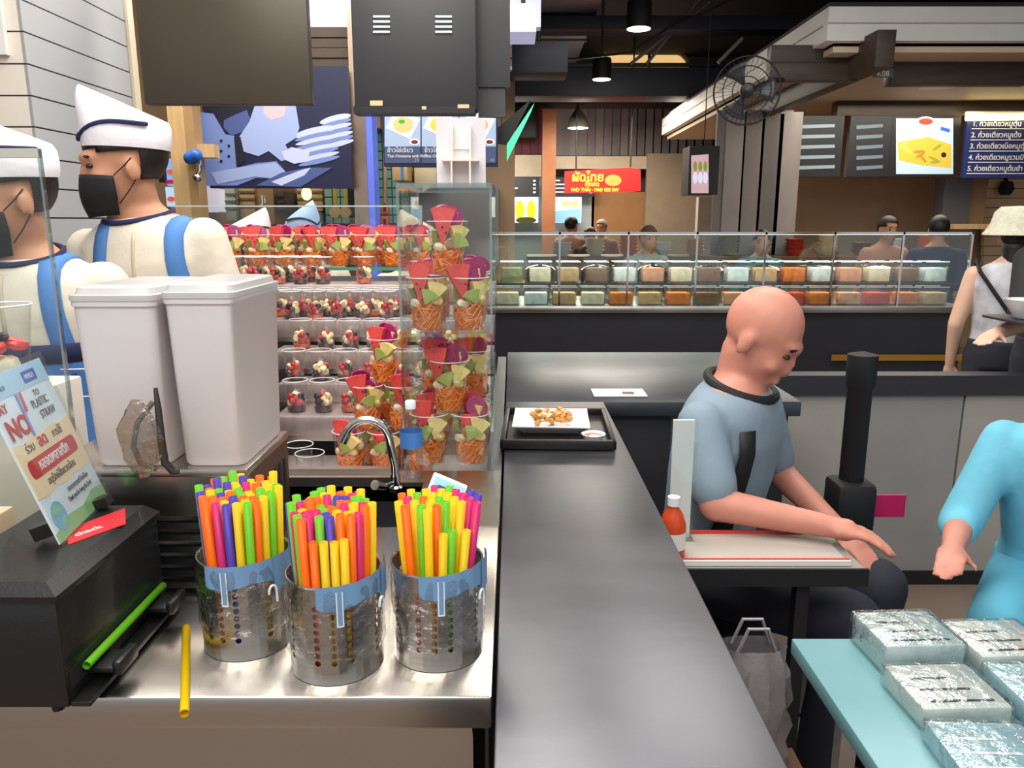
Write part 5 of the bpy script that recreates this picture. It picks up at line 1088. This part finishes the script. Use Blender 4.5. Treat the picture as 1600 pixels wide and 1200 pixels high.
beam(1206, 1345, 70, 98, 5.95, .1, 'upper dark timber plank under the fascia corner'); beam(1204, 1340, 98, 126, 5.93, .1, 'lower dark timber plank under the fascia corner')
a = P(1372, 46, 5.5); c = P(1396, 105, 5.5); tag(MB().bx(a.x, c.x, 5.5, 9.5, c.z, a.z, b=.004).build('timber_beam', DKWOOD, None, True), 'long dark timber joist running back under the kiosk roof', 'beam')
beam(1396, 1610, 78, 132, 6.1, .12, 'wide dark timber header along the kiosk front'); beam(1310, 1610, 156, 181, 8.0, .15, 'grey timber header above the kiosk menu screens')
s_ = tag(box_px('number_plate', 1366, 1396, 107, 121, 6.05, .01, M('plate_grey', (92, 96, 100), .5)), 'small grey stall number plate reading K08', 'sign'); text('K08', .055, face_m(P(1370, 119, 6.046)), WHT, parent=s_)
t = thing('recessed_light', 'round recessed downlight in the cream kiosk soffit', 'lamp', (P(1465, 140, 7.2).x, 7.2, 2.655)); MB().lathe([(.13, 0), (.15, 0), (.15, .008), (.13, .008)], 28).build('ring', WHITEP, t); MB().lathe([(0, .002), (.13, .002)], 28, caps=False).build('lens', LAMP, t)
tb = thing('tube_light', 'bright warm tube light above the navy menu', 'lamp', (0, 0, 0)); q0, q1 = P(1510, 184, 7.9), P(1600, 182, 7.9); MB().tube([q0, q1 + Vector((.3, 0, 0))], .03, 10).build('tube', M('tube_glow', (255, 236, 176), .4, emit=6), tb); MB().bx(q0.x, q1.x + .3, 7.9, 7.94, q0.z + .03, q0.z + .06).build('fitting', WHITEP, tb)
nm_ = thing('noodle_menu', 'navy menu board listing five noodle dishes in white Thai script', 'menu board', (0, 0, 0)); NY = 8.0
flat_px('board', [(1508, 186), (1640, 186), (1640, 278), (1500, 278)], NY, M('menu_navy', (36, 46, 104), .5, emit=.12), nm_, .04)
for k, s in enumerate(('1. ก๋วยเตี๋ยวหมูตุ๋น', '2. ก๋วยเตี๋ยวหมูเด้ง', '3. ก๋วยเตี๋ยวเนื้อหมูตุ๋น', '4. ก๋วยเตี๋ยวหมูรวมมิตร', '5. ก๋วยเตี๋ยวหมูต้มยำ')):
    y = 195 + k * 17.5; text(s, .068, face_m(P(1519 - k * 2, y + 2, NY - .045)), WHT, parent=nm_, bold=.001); flat_px('rule', [(1518 - k * 2, y + 5.5), (1640, y + 5.5), (1640, y + 6.8), (1518 - k * 2, y + 6.8)], NY - .04, WHT, nm_, .003)
for i, (x0, x1, lab) in enumerate(((1212, 1312, 'dim menu screen with pale horizontal lines under the kiosk header'), (1330, 1387, 'dark menu screen beside the yellow food picture'), (1396, 1492, 'bright screen with a yellow noodle dish and red sauce'))):
    t = thing('kiosk_screen', lab, 'screen', (0, 0, 0)); box_px('bezel', x0, x1, 181, 276, NY, .06, M('bezel_black', (22, 24, 28), .4), t)
    if i < 2:
        for k in range(5): flat_px('text_band', [(x0 + 8, 196 + k * 16), (x1 - 8, 194 + k * 16), (x1 - 8, 199 + k * 16), (x0 + 8, 202 + k * 16)], NY, M('band%d' % i, ((130, 146, 156), (96, 110, 124))[i], .4, emit=.25), t, .004)
    else:
        pn = flat_px('picture', [(x0 + 4, 185), (x1 - 3, 185), (x1 - 3, 272), (x0 + 4, 272)], NY, M('pic_pale', (176, 196, 214), .4, emit=.5), t, .004)
        flat_px('noodle_print', [(x0 + 6, 222), (1450, 214), (1486, 226), (1486, 262), (1440, 258), (x0 + 8, 250)], NY, M('noodle_yellow', (210, 176, 60), .4, emit=.4), pn, .006); flat_ell('bowl_print', 1446, 190, 15, 8, NY, M('bowl_white', (226, 228, 232), .4, emit=.4), pn, .0062)
        for j in range(9): flat_ell('noodle_strand', 1412 + (j * 23) % 66, 226 + (j * 11) % 28, 9, 2.2, NY, M('noodle_%d' % (j % 3), ((232, 204, 96), (178, 128, 44), (150, 150, 60))[j % 3], .4, emit=.35), pn, .0066 + .0001 * j, 12, .5 * (j % 4) - .6)
        flat_ell('sauce_print', 1446, 190, 11, 5, NY, M('sauce_red', (200, 60, 50), .4, emit=.4), pn, .007); flat_ell('badge_print', 1474, 242, 4, 4, NY, BLACKM, pn, .008); flat_px('blue_print', [(1470, 198), (1484, 202), (1483, 207), (1469, 203)], NY, M('pr_blue', (50, 90, 200), .4, emit=.4), pn, .007)
# grey boarded kiosk end
gk = thing('grey_board_panel', 'weathered grey vertical boards at the kiosk end wall', 'wall', (0, 0, 0))
for k in range(8): a = P(1122 + k * 14, 172 + (k % 3) * 3, 7.9); c = P(1135 + k * 14, 470, 7.9); MB().bx(a.x, c.x, 7.9 - .01 * (k % 2), 7.95, 1.162, a.z).build('board', M('wboard%d' % (k % 3), ((116, 108, 106), (140, 132, 130), (100, 94, 92))[k % 3], .7, var=.15, vscale=6, stretch=(1, 1, .3)), gk)
# angled menu screen
t = thing('angled_screen', 'thick black screen showing three round dishes beside the grey boards', 'screen', (0, 0, 0)); box_px('casing', 1078, 1121, 228, 304, 7.4, .3, BLACKM, t); a = P(1100, 232, 7.5); MB().tube([a, Vector((a.x, a.y, 4.1))], .005, 6).build('hanger_rod', BLACKM, t); pn = flat_px('picture', [(1080, 243), (1107, 241), (1107, 302), (1080, 302)], 7.4, M('pic_rose', (204, 170, 176), .4, emit=.6), t, .004)
for k in range(3): flat_ell('dish_print', 1086 + k * 8, 278, 3.6, 9, 7.4, M('dish_lilac', (214, 214, 240), .4, emit=.7), pn, .006); flat_ell('greens_print', 1086 + k * 8, 260, 3, 8, 7.4, M('dish_green', (140, 150, 60), .4, emit=.5), pn, .006)
struct(MB().bx(2.9, 8.5, 9.2, 9.3, 0, 2.66).build('wall_kiosk', M('kiosk_wall', (176, 146, 112), .6, var=.12, vscale=2)))
# slatted wall at the far right
sw = thing('slat_wall', 'cream horizontal board wall behind the woman in the bucket hat', 'wall', (0, 0, 0))
for k in range(9): a = P(1538, 280 + k * 15, 9.0); c = P(1700, 294 + k * 15, 9.0); MB().bx(a.x, c.x, 9.0, 9.06, c.z, a.z).build('board', M('slat_cream', (214, 184, 146), .6, var=.05), sw)
tag(box_px('wood_ledge', 1490, 1620, 350, 358, 8.2, .3, PALEWOOD), 'pale wooden ledge before the cream board wall', 'ledge'); tag(box_px('grey_column', 1478, 1510, 278, 352, 8.3, .2, M('grey_col', (84, 84, 88), .6)), 'dark grey column under the navy menu', 'column'); tag(box_px('timber_column', 1514, 1536, 278, 352, 8.4, .2, M('brown_col', (140, 112, 80), .6)), 'brown timber column beside the cream board wall', 'column')
t = thing('spot_lamp', 'black wall spot lamp on the cream boards', 'lamp', P(1572, 296, 8.9)); MB().lathe([(.05, -.06), (.08, .0), (.06, .08), (0, .1)], 18).build('shade', BLACKM, t, smooth=True); MB().tube([(0, 0, .08), (0, .06, .14)], .02, 8).build('arm', BLACKM, t)
# wall fan
fn = thing('wall_fan', 'black wire cage wall fan mounted under the white fascia', 'fan', P(1168, 142, 5.45)); fn.rotation_euler = (math.radians(8), 0, math.radians(-22)); R_ = .215
for rr_ in (R_, R_ * .72, R_ * .42): MB().tube([(rr_ * math.cos(2 * math.pi * k / 40), -.05 - .03 * (1 - rr_ / R_), rr_ * math.sin(2 * math.pi * k / 40)) for k in range(41)], .0035 if rr_ < R_ else .006, 6).build('cage_ring', BLACKM, fn, smooth=True)
cg = MB()
for k in range(40): an = 2 * math.pi * k / 40; cg.tube([(.05 * math.cos(an), -.085, .05 * math.sin(an)), (R_ * .7 * math.cos(an), -.068, R_ * .7 * math.sin(an)), (R_ * math.cos(an), -.045, R_ * math.sin(an)), (R_ * .8 * math.cos(an), .02, R_ * .8 * math.sin(an))], .0011, 4)
cg.build('cage_wires', BLACKM, fn)
for k in range(3):
    m = MB(); vs = []
    for i in range(5):
        for j in range(7):
            r_ = .04 + .145 * j / 6; an = 2 * math.pi * k / 3 + (i / 4 - .5) * .95 * (.5 + .5 * j / 6); vs.append((r_ * math.cos(an), -.03 + .03 * (i / 4 - .5), r_ * math.sin(an)))
    m.add(vs, [(i * 7 + j, i * 7 + j + 1, (i + 1) * 7 + j + 1, (i + 1) * 7 + j) for i in range(4) for j in range(6)]); o = m.build('blade', M('fan_blade', (62, 64, 70), .4), fn, smooth=True); o.modifiers.new('th', 'SOLIDIFY').thickness = .003
MB().lathe([(0, -.06), (.045, -.05), (.052, .0), (.05, .10), (.03, .13), (0, .13)], 20, mat=Matrix.Rotation(math.radians(-90), 4, 'X')).build('motor', BLACK, fn, smooth=True); MB().tube([(.02, .1, 0), (.14, .18, .06), (.2, .3, .06)], .018, 8).build('bracket', BLACKM, fn)
# ================================================================== far customers and cooks
def stand(label, px_h, py_h, Y, shirt, rz, hairm=HAIR, s=1.0, pants=None, skin=SKIN, **k):
    h = P(px_h, py_h, Y); b, H, T, sh = person(label, (h.x, Y, 0), rz, shirt, pants or _M['dark_trousers'], skin=skin, hair=hairm, s=s * h.z / 1.585 / s, voxel=.018, **k); return b, H, T, sh
stand('customer with black hair and peach shirt before the noodle stall', 892, 348, 9.5, M('peach_shirt', (206, 140, 112), .8), 2.6)
b, H, T, sh = stand('dark haired woman in a white mask before the noodle stall', 921, 364, 9.2, M('black_shirt', (32, 30, 34), .8), .2, long_hair=True); face_mask(b, H, M('white_mask', (230, 230, 232), .7))
stand('customer in a grey headscarf behind the masked woman', 940, 352, 10.2, M('rust_shirt', (150, 90, 60), .8), -.4, hairm=M('grey_scarf', (140, 126, 124), .8))
stand('customer with black hair and white shirt behind the acrylic case', 765, 362, 8.2, M('white_shirt', (224, 222, 220), .8), .8)
stand('cook in a pale grey shirt behind the island counter tubs', 1012, 366, 6.4, M('grey_shirt', (170, 170, 168), .8), .3, hairm=M('brown_hair', (88, 56, 40), .6))
stand('cook in a teal shirt behind the island counter tubs', 1190, 372, 6.5, M('teal_shirt', (96, 150, 158), .8), -.2)
stand('cook in a peach shirt behind the island counter tubs', 1386, 352, 6.6, M('peach_shirt', (0, 0, 0)), .1)
stand('customer in a navy shirt beside the kiosk counter', 1468, 352, 6.2, M('navy_shirt', (34, 40, 74), .8), 2.9)
# woman in bucket hat
h = P(1592, 352, 3.8); b, H, T, sh = person('woman in a pale bucket hat and grey patterned sleeveless top', (h.x, 3.8, 0), math.radians(150), M('tiedye_top', (196, 196, 204), .85, var=.35, vscale=12), _M['dark_trousers'], s=h.z / 1.60, sleeve=0, voxel=.012, long_hair=True, capped=True, skin=M('skin_pale', (226, 182, 158), .5, sss=.1))
hat = MB().lathe([(.155, .022), (.163, .012), (.130, .07), (.116, .13), (.09, .158), (0, .162)], 28, mat=H, caps=False).build('bucket_hat', M('woven_hat', (206, 204, 184), .9, bump=.8, bscale=70, var=.15, vscale=40), b, smooth=True); hat.modifiers.new('th', 'SOLIDIFY').thickness = .006
MB().tube([T @ Vector(p) for p in ((.17, -.05, 1.40), (.09, -.135, 1.25), (-.04, -.14, 1.08), (-.17, -.10, .93))], .011, 6).build('bag_strap', BLACKM, b, smooth=True); MB().tube([T @ Vector(p) for p in ((.17, -.03, 1.42), (.15, .09, 1.36), (.02, .145, 1.18), (-.15, .12, .95), (-.19, .04, .92))], .011, 6).build('bag_strap', BLACKM, b, smooth=True)
MB().bx(-.26, -.17, -.12, .10, .78, .95, T, b=.02).build('shoulder_bag', M('brown_bag', (60, 46, 40), .5), b, smooth=True)
# person in black sleeve with tray and bowl
tp = P(1600, 528, 3.0)
J = {'elbow_l': (-.30, -.20, 1.08), 'wrist_l': (-.50, -.36, 1.06), 'elbow_r': (.24, -.05, 1.08), 'wrist_r': (.02, -.34, 1.06), 'curl': .2}
hx = P(1553, 512, 3.0)
b, H, T, sh = person('person in a black tee carrying a dark tray with a white bowl', (hx.x + .54, 3.0 + .40, 0), 0, M('black_shirt', (0, 0, 0)), _M['dark_trousers'], J=J, sleeve=.42, voxel=.009, s=1.0, skin=M('skin_pale', (0, 0, 0)))
ty = thing('carried_tray', 'dark tray held by the person in the black tee', 'tray', (hx.x + .24, 2.98, 1.116)); MB().bx(-.22, .22, -.14, .14, 0, .012, b=.003).build('tray_body', M('tray_plum', (58, 50, 58), .4), ty, smooth=True)
MB().bx(-.22, .22, -.14, -.13, .012, .022).build('tray_lip', _M['tray_plum'], ty)
bw = thing('noodle_bowl', 'white bowl on the carried dark tray', 'bowl', (P(1603, 520, 2.96).x, 2.96, 1.1285)); MB().lathe([(0, 0), (.04, 0), (.05, .006), (.09, .075), (.086, .075), (.046, .012), (0, .01)], 28).build('bowl', _M['porcelain'], bw, smooth=True); MB().lathe([(0, .062), (.08, .062)], 24, caps=False).build('soup', M('soup', (200, 170, 120), .3), bw)
# ================================================================== near right: table, seated man, person in turquoise
dt = thing('dining_table', 'small black edged dining table with a red rimmed tray beside the bald man', 'table', (.56, 1.69, 0))
MB().bx(-.23, .23, -.10, .10, .715, .74, b=.003).build('table_top', M('table_greybeige', (150, 146, 140), .4, var=.05), dt, smooth=True); MB().bx(-.235, .235, -.106, -.10, .70, .742).build('table_edge', BLACKM, dt)
for x in (-.2, .10):
    for y in (-.07,): MB().bx(x - .015, x + .015, y - .015, y + .015, 0, .715).build('leg', BLACKM, dt)
rt = thing('rimmed_tray', 'flat grey tray with red and white rim on the black table', 'tray', (.56, 1.69, .742)); MB().bx(-.2, .2, -.08, .08, 0, .006, b=.002).build('tray_body', M('tray_beige', (178, 170, 160), .4), rt, smooth=True)
for y in (-.083, .077): MB().bx(-.2, .2, y, y + .006, .0, .014).build('tray_rim', M('rim_red', (196, 60, 50), .35), rt); 
MB().bx(-.2, .2, -.089, -.083, .0, .012).build('tray_rim', M('rim_white', (232, 228, 222), .3), rt)
ms_h = P(1186, 562, 2.02); polo = M('polo_greyblue', (128, 146, 160), .85, bump=.2, bscale=60, var=.08)
b, H, T, sh = person('bald man in a grey blue polo with black collar seated behind the black edged table', (0, 0, 0), math.radians(50), polo, _M['dark_trousers'], skin=SKIN2, seated=True, lean=9, pitch=32, yaw=8, bald=True, sleeve=.4, voxel=.009, J={'elbow_l': (-.24, -.14, .75), 'wrist_l': (-.16, -.36, .73), 'elbow_r': (.24, -.10, .70), 'wrist_r': (.13, -.32, .605)})
sk = 1.08; b.scale = (sk,) * 3; hw = Matrix.Rotation(math.radians(50), 4, 'Z') @ (H.translation * sk); b.location = (ms_h.x - hw.x, 2.02 - hw.y, 0)
MB().tube([T @ Vector((.086 * math.cos(a_), -.004 + .086 * math.sin(a_), 1.41 + .012 * math.sin(a_))) for a_ in [2 * math.pi * k / 24 for k in range(25)]], .012, 8).build('polo_collar', BLACKM, sh, smooth=True)
drape(sh, [[(-.12 + dx, z) for dx in (-.02, .02)] for z in (.55, .62, .7, .78, .84, .9)], 'backpack_strap', BLACKM, b, .010)
stl = thing('stool', 'black stool under the bald man', 'stool', (b.location.x, b.location.y + .03, 0)); MB().lathe([(0, .33), (.17, .33), (.18, .345), (.17, .36), (0, .36)], 24).build('seat', BLACKM, stl, smooth=True)
for k in range(4): an = math.pi / 4 + k * math.pi / 2; MB().tube([(.1 * math.cos(an), .1 * math.sin(an), .33), (.17 * math.cos(an), .17 * math.sin(an), 0)], .012, 8).build('leg', BLACKM, stl)
# silver bag on the floor side of the table and red drink
sbag = MB(); N, K = 24, 10; vs = []; rr = random.Random(9)
for j in range(K + 1):
    for i in range(N):
        a_ = 2 * math.pi * i / N; q = rr.uniform(.86, 1.1) * (1 - .25 * (j / K) ** 3); vs.append((.085 * q * math.cos(a_), .05 * q * math.sin(a_), .30 * j / K))
fs = [(j * N + i, j * N + (i + 1) % N, (j + 1) * N + (i + 1) % N, (j + 1) * N + i) for j in range(K) for i in range(N)] + [tuple(reversed(range(N)))]
bgp = thing('silver_bag', 'crumpled silver grey shopping bag standing on a crate before the black table', 'bag', (.50, 1.44, .345)); sbag.add(vs, fs).build('bag_body', M('silver_bag', (176, 172, 176), .3, .55, bump=.5, bscale=30), bgp, smooth=True, angle=25)
for y in (-.02, .02): MB().tube([(-.04, y, .29), (-.02, y, .345), (.02, y, .345), (.04, y, .29)], .004, 6).build('bag_handle', M('silver_bag', (0, 0, 0)), bgp)
cr = thing('brown_crate', 'brown slatted crate under the silver bag', 'crate', (.50, 1.44, 0))
for k in range(5): MB().bx(-.13, .13, -.09, -.08, .01 + k * .067, .06 + k * .067).build('slat', M('crate_brown', (128, 92, 70), .6, var=.15), cr); MB().bx(-.13, .13, .08, .09, .01 + k * .067, .06 + k * .067).build('slat', _M['crate_brown'], cr)
for x in (-.13, .12): MB().bx(x, x + .01, -.08, .08, 0, .34).build('end_board', _M['crate_brown'], cr)
MB().bx(-.12, .12, -.08, .08, .33, .34).build('lid', _M['crate_brown'], cr)
q = PZ(1055, 880, .742); dr = thing('orange_drink', 'tall orange drink bottle with white cap at the table corner', 'bottle', (.365, 1.64, .742)); MB().lathe([(0, 0), (.026, 0), (.03, .01), (.03, .085), (.022, .11), (.012, .125), (.012, .135)], 20).build('bottle_body', M('orange_juice', (222, 82, 40), .25, transl=.2), dr, smooth=True); MB().lathe([(.014, .13), (.014, .15), (0, .152)], 16).build('cap', PRINTW, dr, smooth=True)
MB().lathe([(.0305, .03), (.0305, .07)], 20, caps=False).build('label', M('drink_label', (236, 232, 226), .4), dr, smooth=True)
# acrylic menu stand on the table
am = thing('table_menu_stand', 'clear upright menu stand with white sheet at the side of the black table', 'stand', (.405, 1.75, .742)); MB().bx(-.025, .025, -.004, .004, 0, .30).build('sheet', M('sheet_white', (228, 226, 226), .4), am); MB().bx(-.032, .032, -.008, -.006, 0, .31).build('clear_cover', ACRYL, am); MB().bx(-.032, .032, -.03, .03, 0, .006).build('foot', ACEDGE, am)
# low partition, barrier post
pt = thing('low_partition', 'low grey beige partition with a dark rail behind the seated man', 'partition', (0, 0, 0))
for k in range(4): MB().bx(.98 + k * .42, 1.39 + k * .42, 3.0, 3.05, .06, .82).build('panel', M('partition_beige%d' % (k % 2), ((168, 164, 156), (150, 148, 146))[k % 2], .6, var=.06), pt)
MB().bx(.97, 2.67, 2.98, 3.07, .82, .90).build('rail', M('rail_dark', (44, 44, 50), .5), pt); MB().bx(.97, 2.67, 2.99, 3.06, 0, .06).build('plinth', BLACKM, pt)
bp_ = thing('barrier_post', 'black queue barrier post with a magenta belt end', 'barrier post', (1.02, 2.2, 0)); MB().lathe([(0, 0), (.16, 0), (.16, .012), (.04, .03), (.035, .04), (.035, 1.02), (.042, 1.03), (.042, 1.12), (0, 1.13)], 28).build('post', BLACKM, bp_, smooth=True)
MB().bx(-.06, .06, -.06, .06, .58, .74, b=.02).build('belt_housing', BLACKM, bp_, smooth=True); MB().bx(.06, .17, -.004, .004, .62, .69).build('belt_end', M('magenta_belt', (196, 20, 92), .5), bp_)
# teal table with wrapped goods
tt = thing('teal_table', 'pale teal topped table with stacked clear wrapped packs', 'table', (.98, 1.0, 0)); MB().bx(-.46, .45, -.30, .30, .71, .74, b=.003).build('table_top', M('teal_top', (112, 158, 164), .35, var=.1, vscale=4), tt, smooth=True); MB().bx(-.46, .45, -.303, -.30, .70, .742).build('table_edge', CHROME, tt)
for x in (-.36, .41):
    for y in (-.26, .26): MB().bx(x - .015, x + .015, y - .015, y + .015, 0, .71).build('leg', CHROME, tt)
rr = random.Random(4); pkc = [(150, 190, 200), (206, 214, 214), (120, 168, 186), (176, 196, 196), (196, 206, 200)]; pn_ = ['sea blue', 'white', 'slate blue', 'grey teal', 'pale grey']; k = 0
for row in range(3):
    for i in range(4):
        x = .68 + i * .165 + .01 * row; y = .95 + row * .145; c = k % 5; k += 1
        t = thing('wrapped_pack', 'clear wrapped %s pack on the teal table' % pn_[c], 'package', (x, y, .742), rr.uniform(-.08, .08), '%s packs on the teal table' % pn_[c])
        hgt = rr.uniform(.03, .06); MB().bx(-.07, .07, -.06, .06, 0, hgt, b=.006).build('contents', M('pack_%d' % c, pkc[c], .5, var=.25, vscale=25), t, smooth=True); MB().bx(-.075, .075, -.064, .064, .0, hgt + .004, b=.008).build('wrap', FILM, t, smooth=True)
        for j in range(3): MB().bx(-.05, .05 - .02 * j, -.045 + j * .03, -.04 + j * .03, hgt + .0005, hgt + .001).build('print_line', PRINTW if c in (0, 2) else DK, t)
rb = thing('red_box', 'small red and green carton standing on the wrapped packs', 'box', (P(1588, 1022, 1.12).x, 1.20, .80)); rb.location = (.80, 1.245, .742); rb.location.x = P(1588, 1022, 1.33).x; rb.location.y = 1.27 ; MB().bx(-.02, .03, -.01, .02, 0, .07).build('carton', M('carton_red', (206, 40, 36), .4), rb); MB().bx(-.02, .03, -.011, -.01, 0, .018).build('green_band', M('carton_green', (90, 160, 60), .4), rb)
# person in turquoise at the right edge
tq = M('turquoise_cloth', (110, 190, 214), .8, bump=.4, bscale=18, var=.15, vscale=8)
hp = P(1590, 615, 1.9)
b, H, T, sh = person('person in a loose turquoise shirt seated beside the barrier post', (1.56, 2.02, 0), math.radians(-38), tq, M('turquoise_trousers', (90, 170, 196), .8), skin=SKIN2, seated=True, lean=14, pitch=25, yaw=-20, s=1.0, sleeve=.6, voxel=.01, J={'elbow_l': (-.24, -.22, .68), 'wrist_l': (-.22, -.47, .70), 'elbow_r': (.26, -.1, .68), 'wrist_r': (.16, -.34, .64)}, long_hair=True)
stl2 = thing('stool', 'black stool under the person in turquoise', 'stool', (1.56, 2.05, 0)); MB().lathe([(0, .33), (.17, .33), (.18, .345), (.17, .36), (0, .36)], 24).build('seat', BLACKM, stl2, smooth=True)
for k in range(4): an = math.pi / 4 + k * math.pi / 2; MB().tube([(.1 * math.cos(an), .1 * math.sin(an), .33), (.17 * math.cos(an), .17 * math.sin(an), 0)], .012, 8).build('leg', BLACKM, stl2)
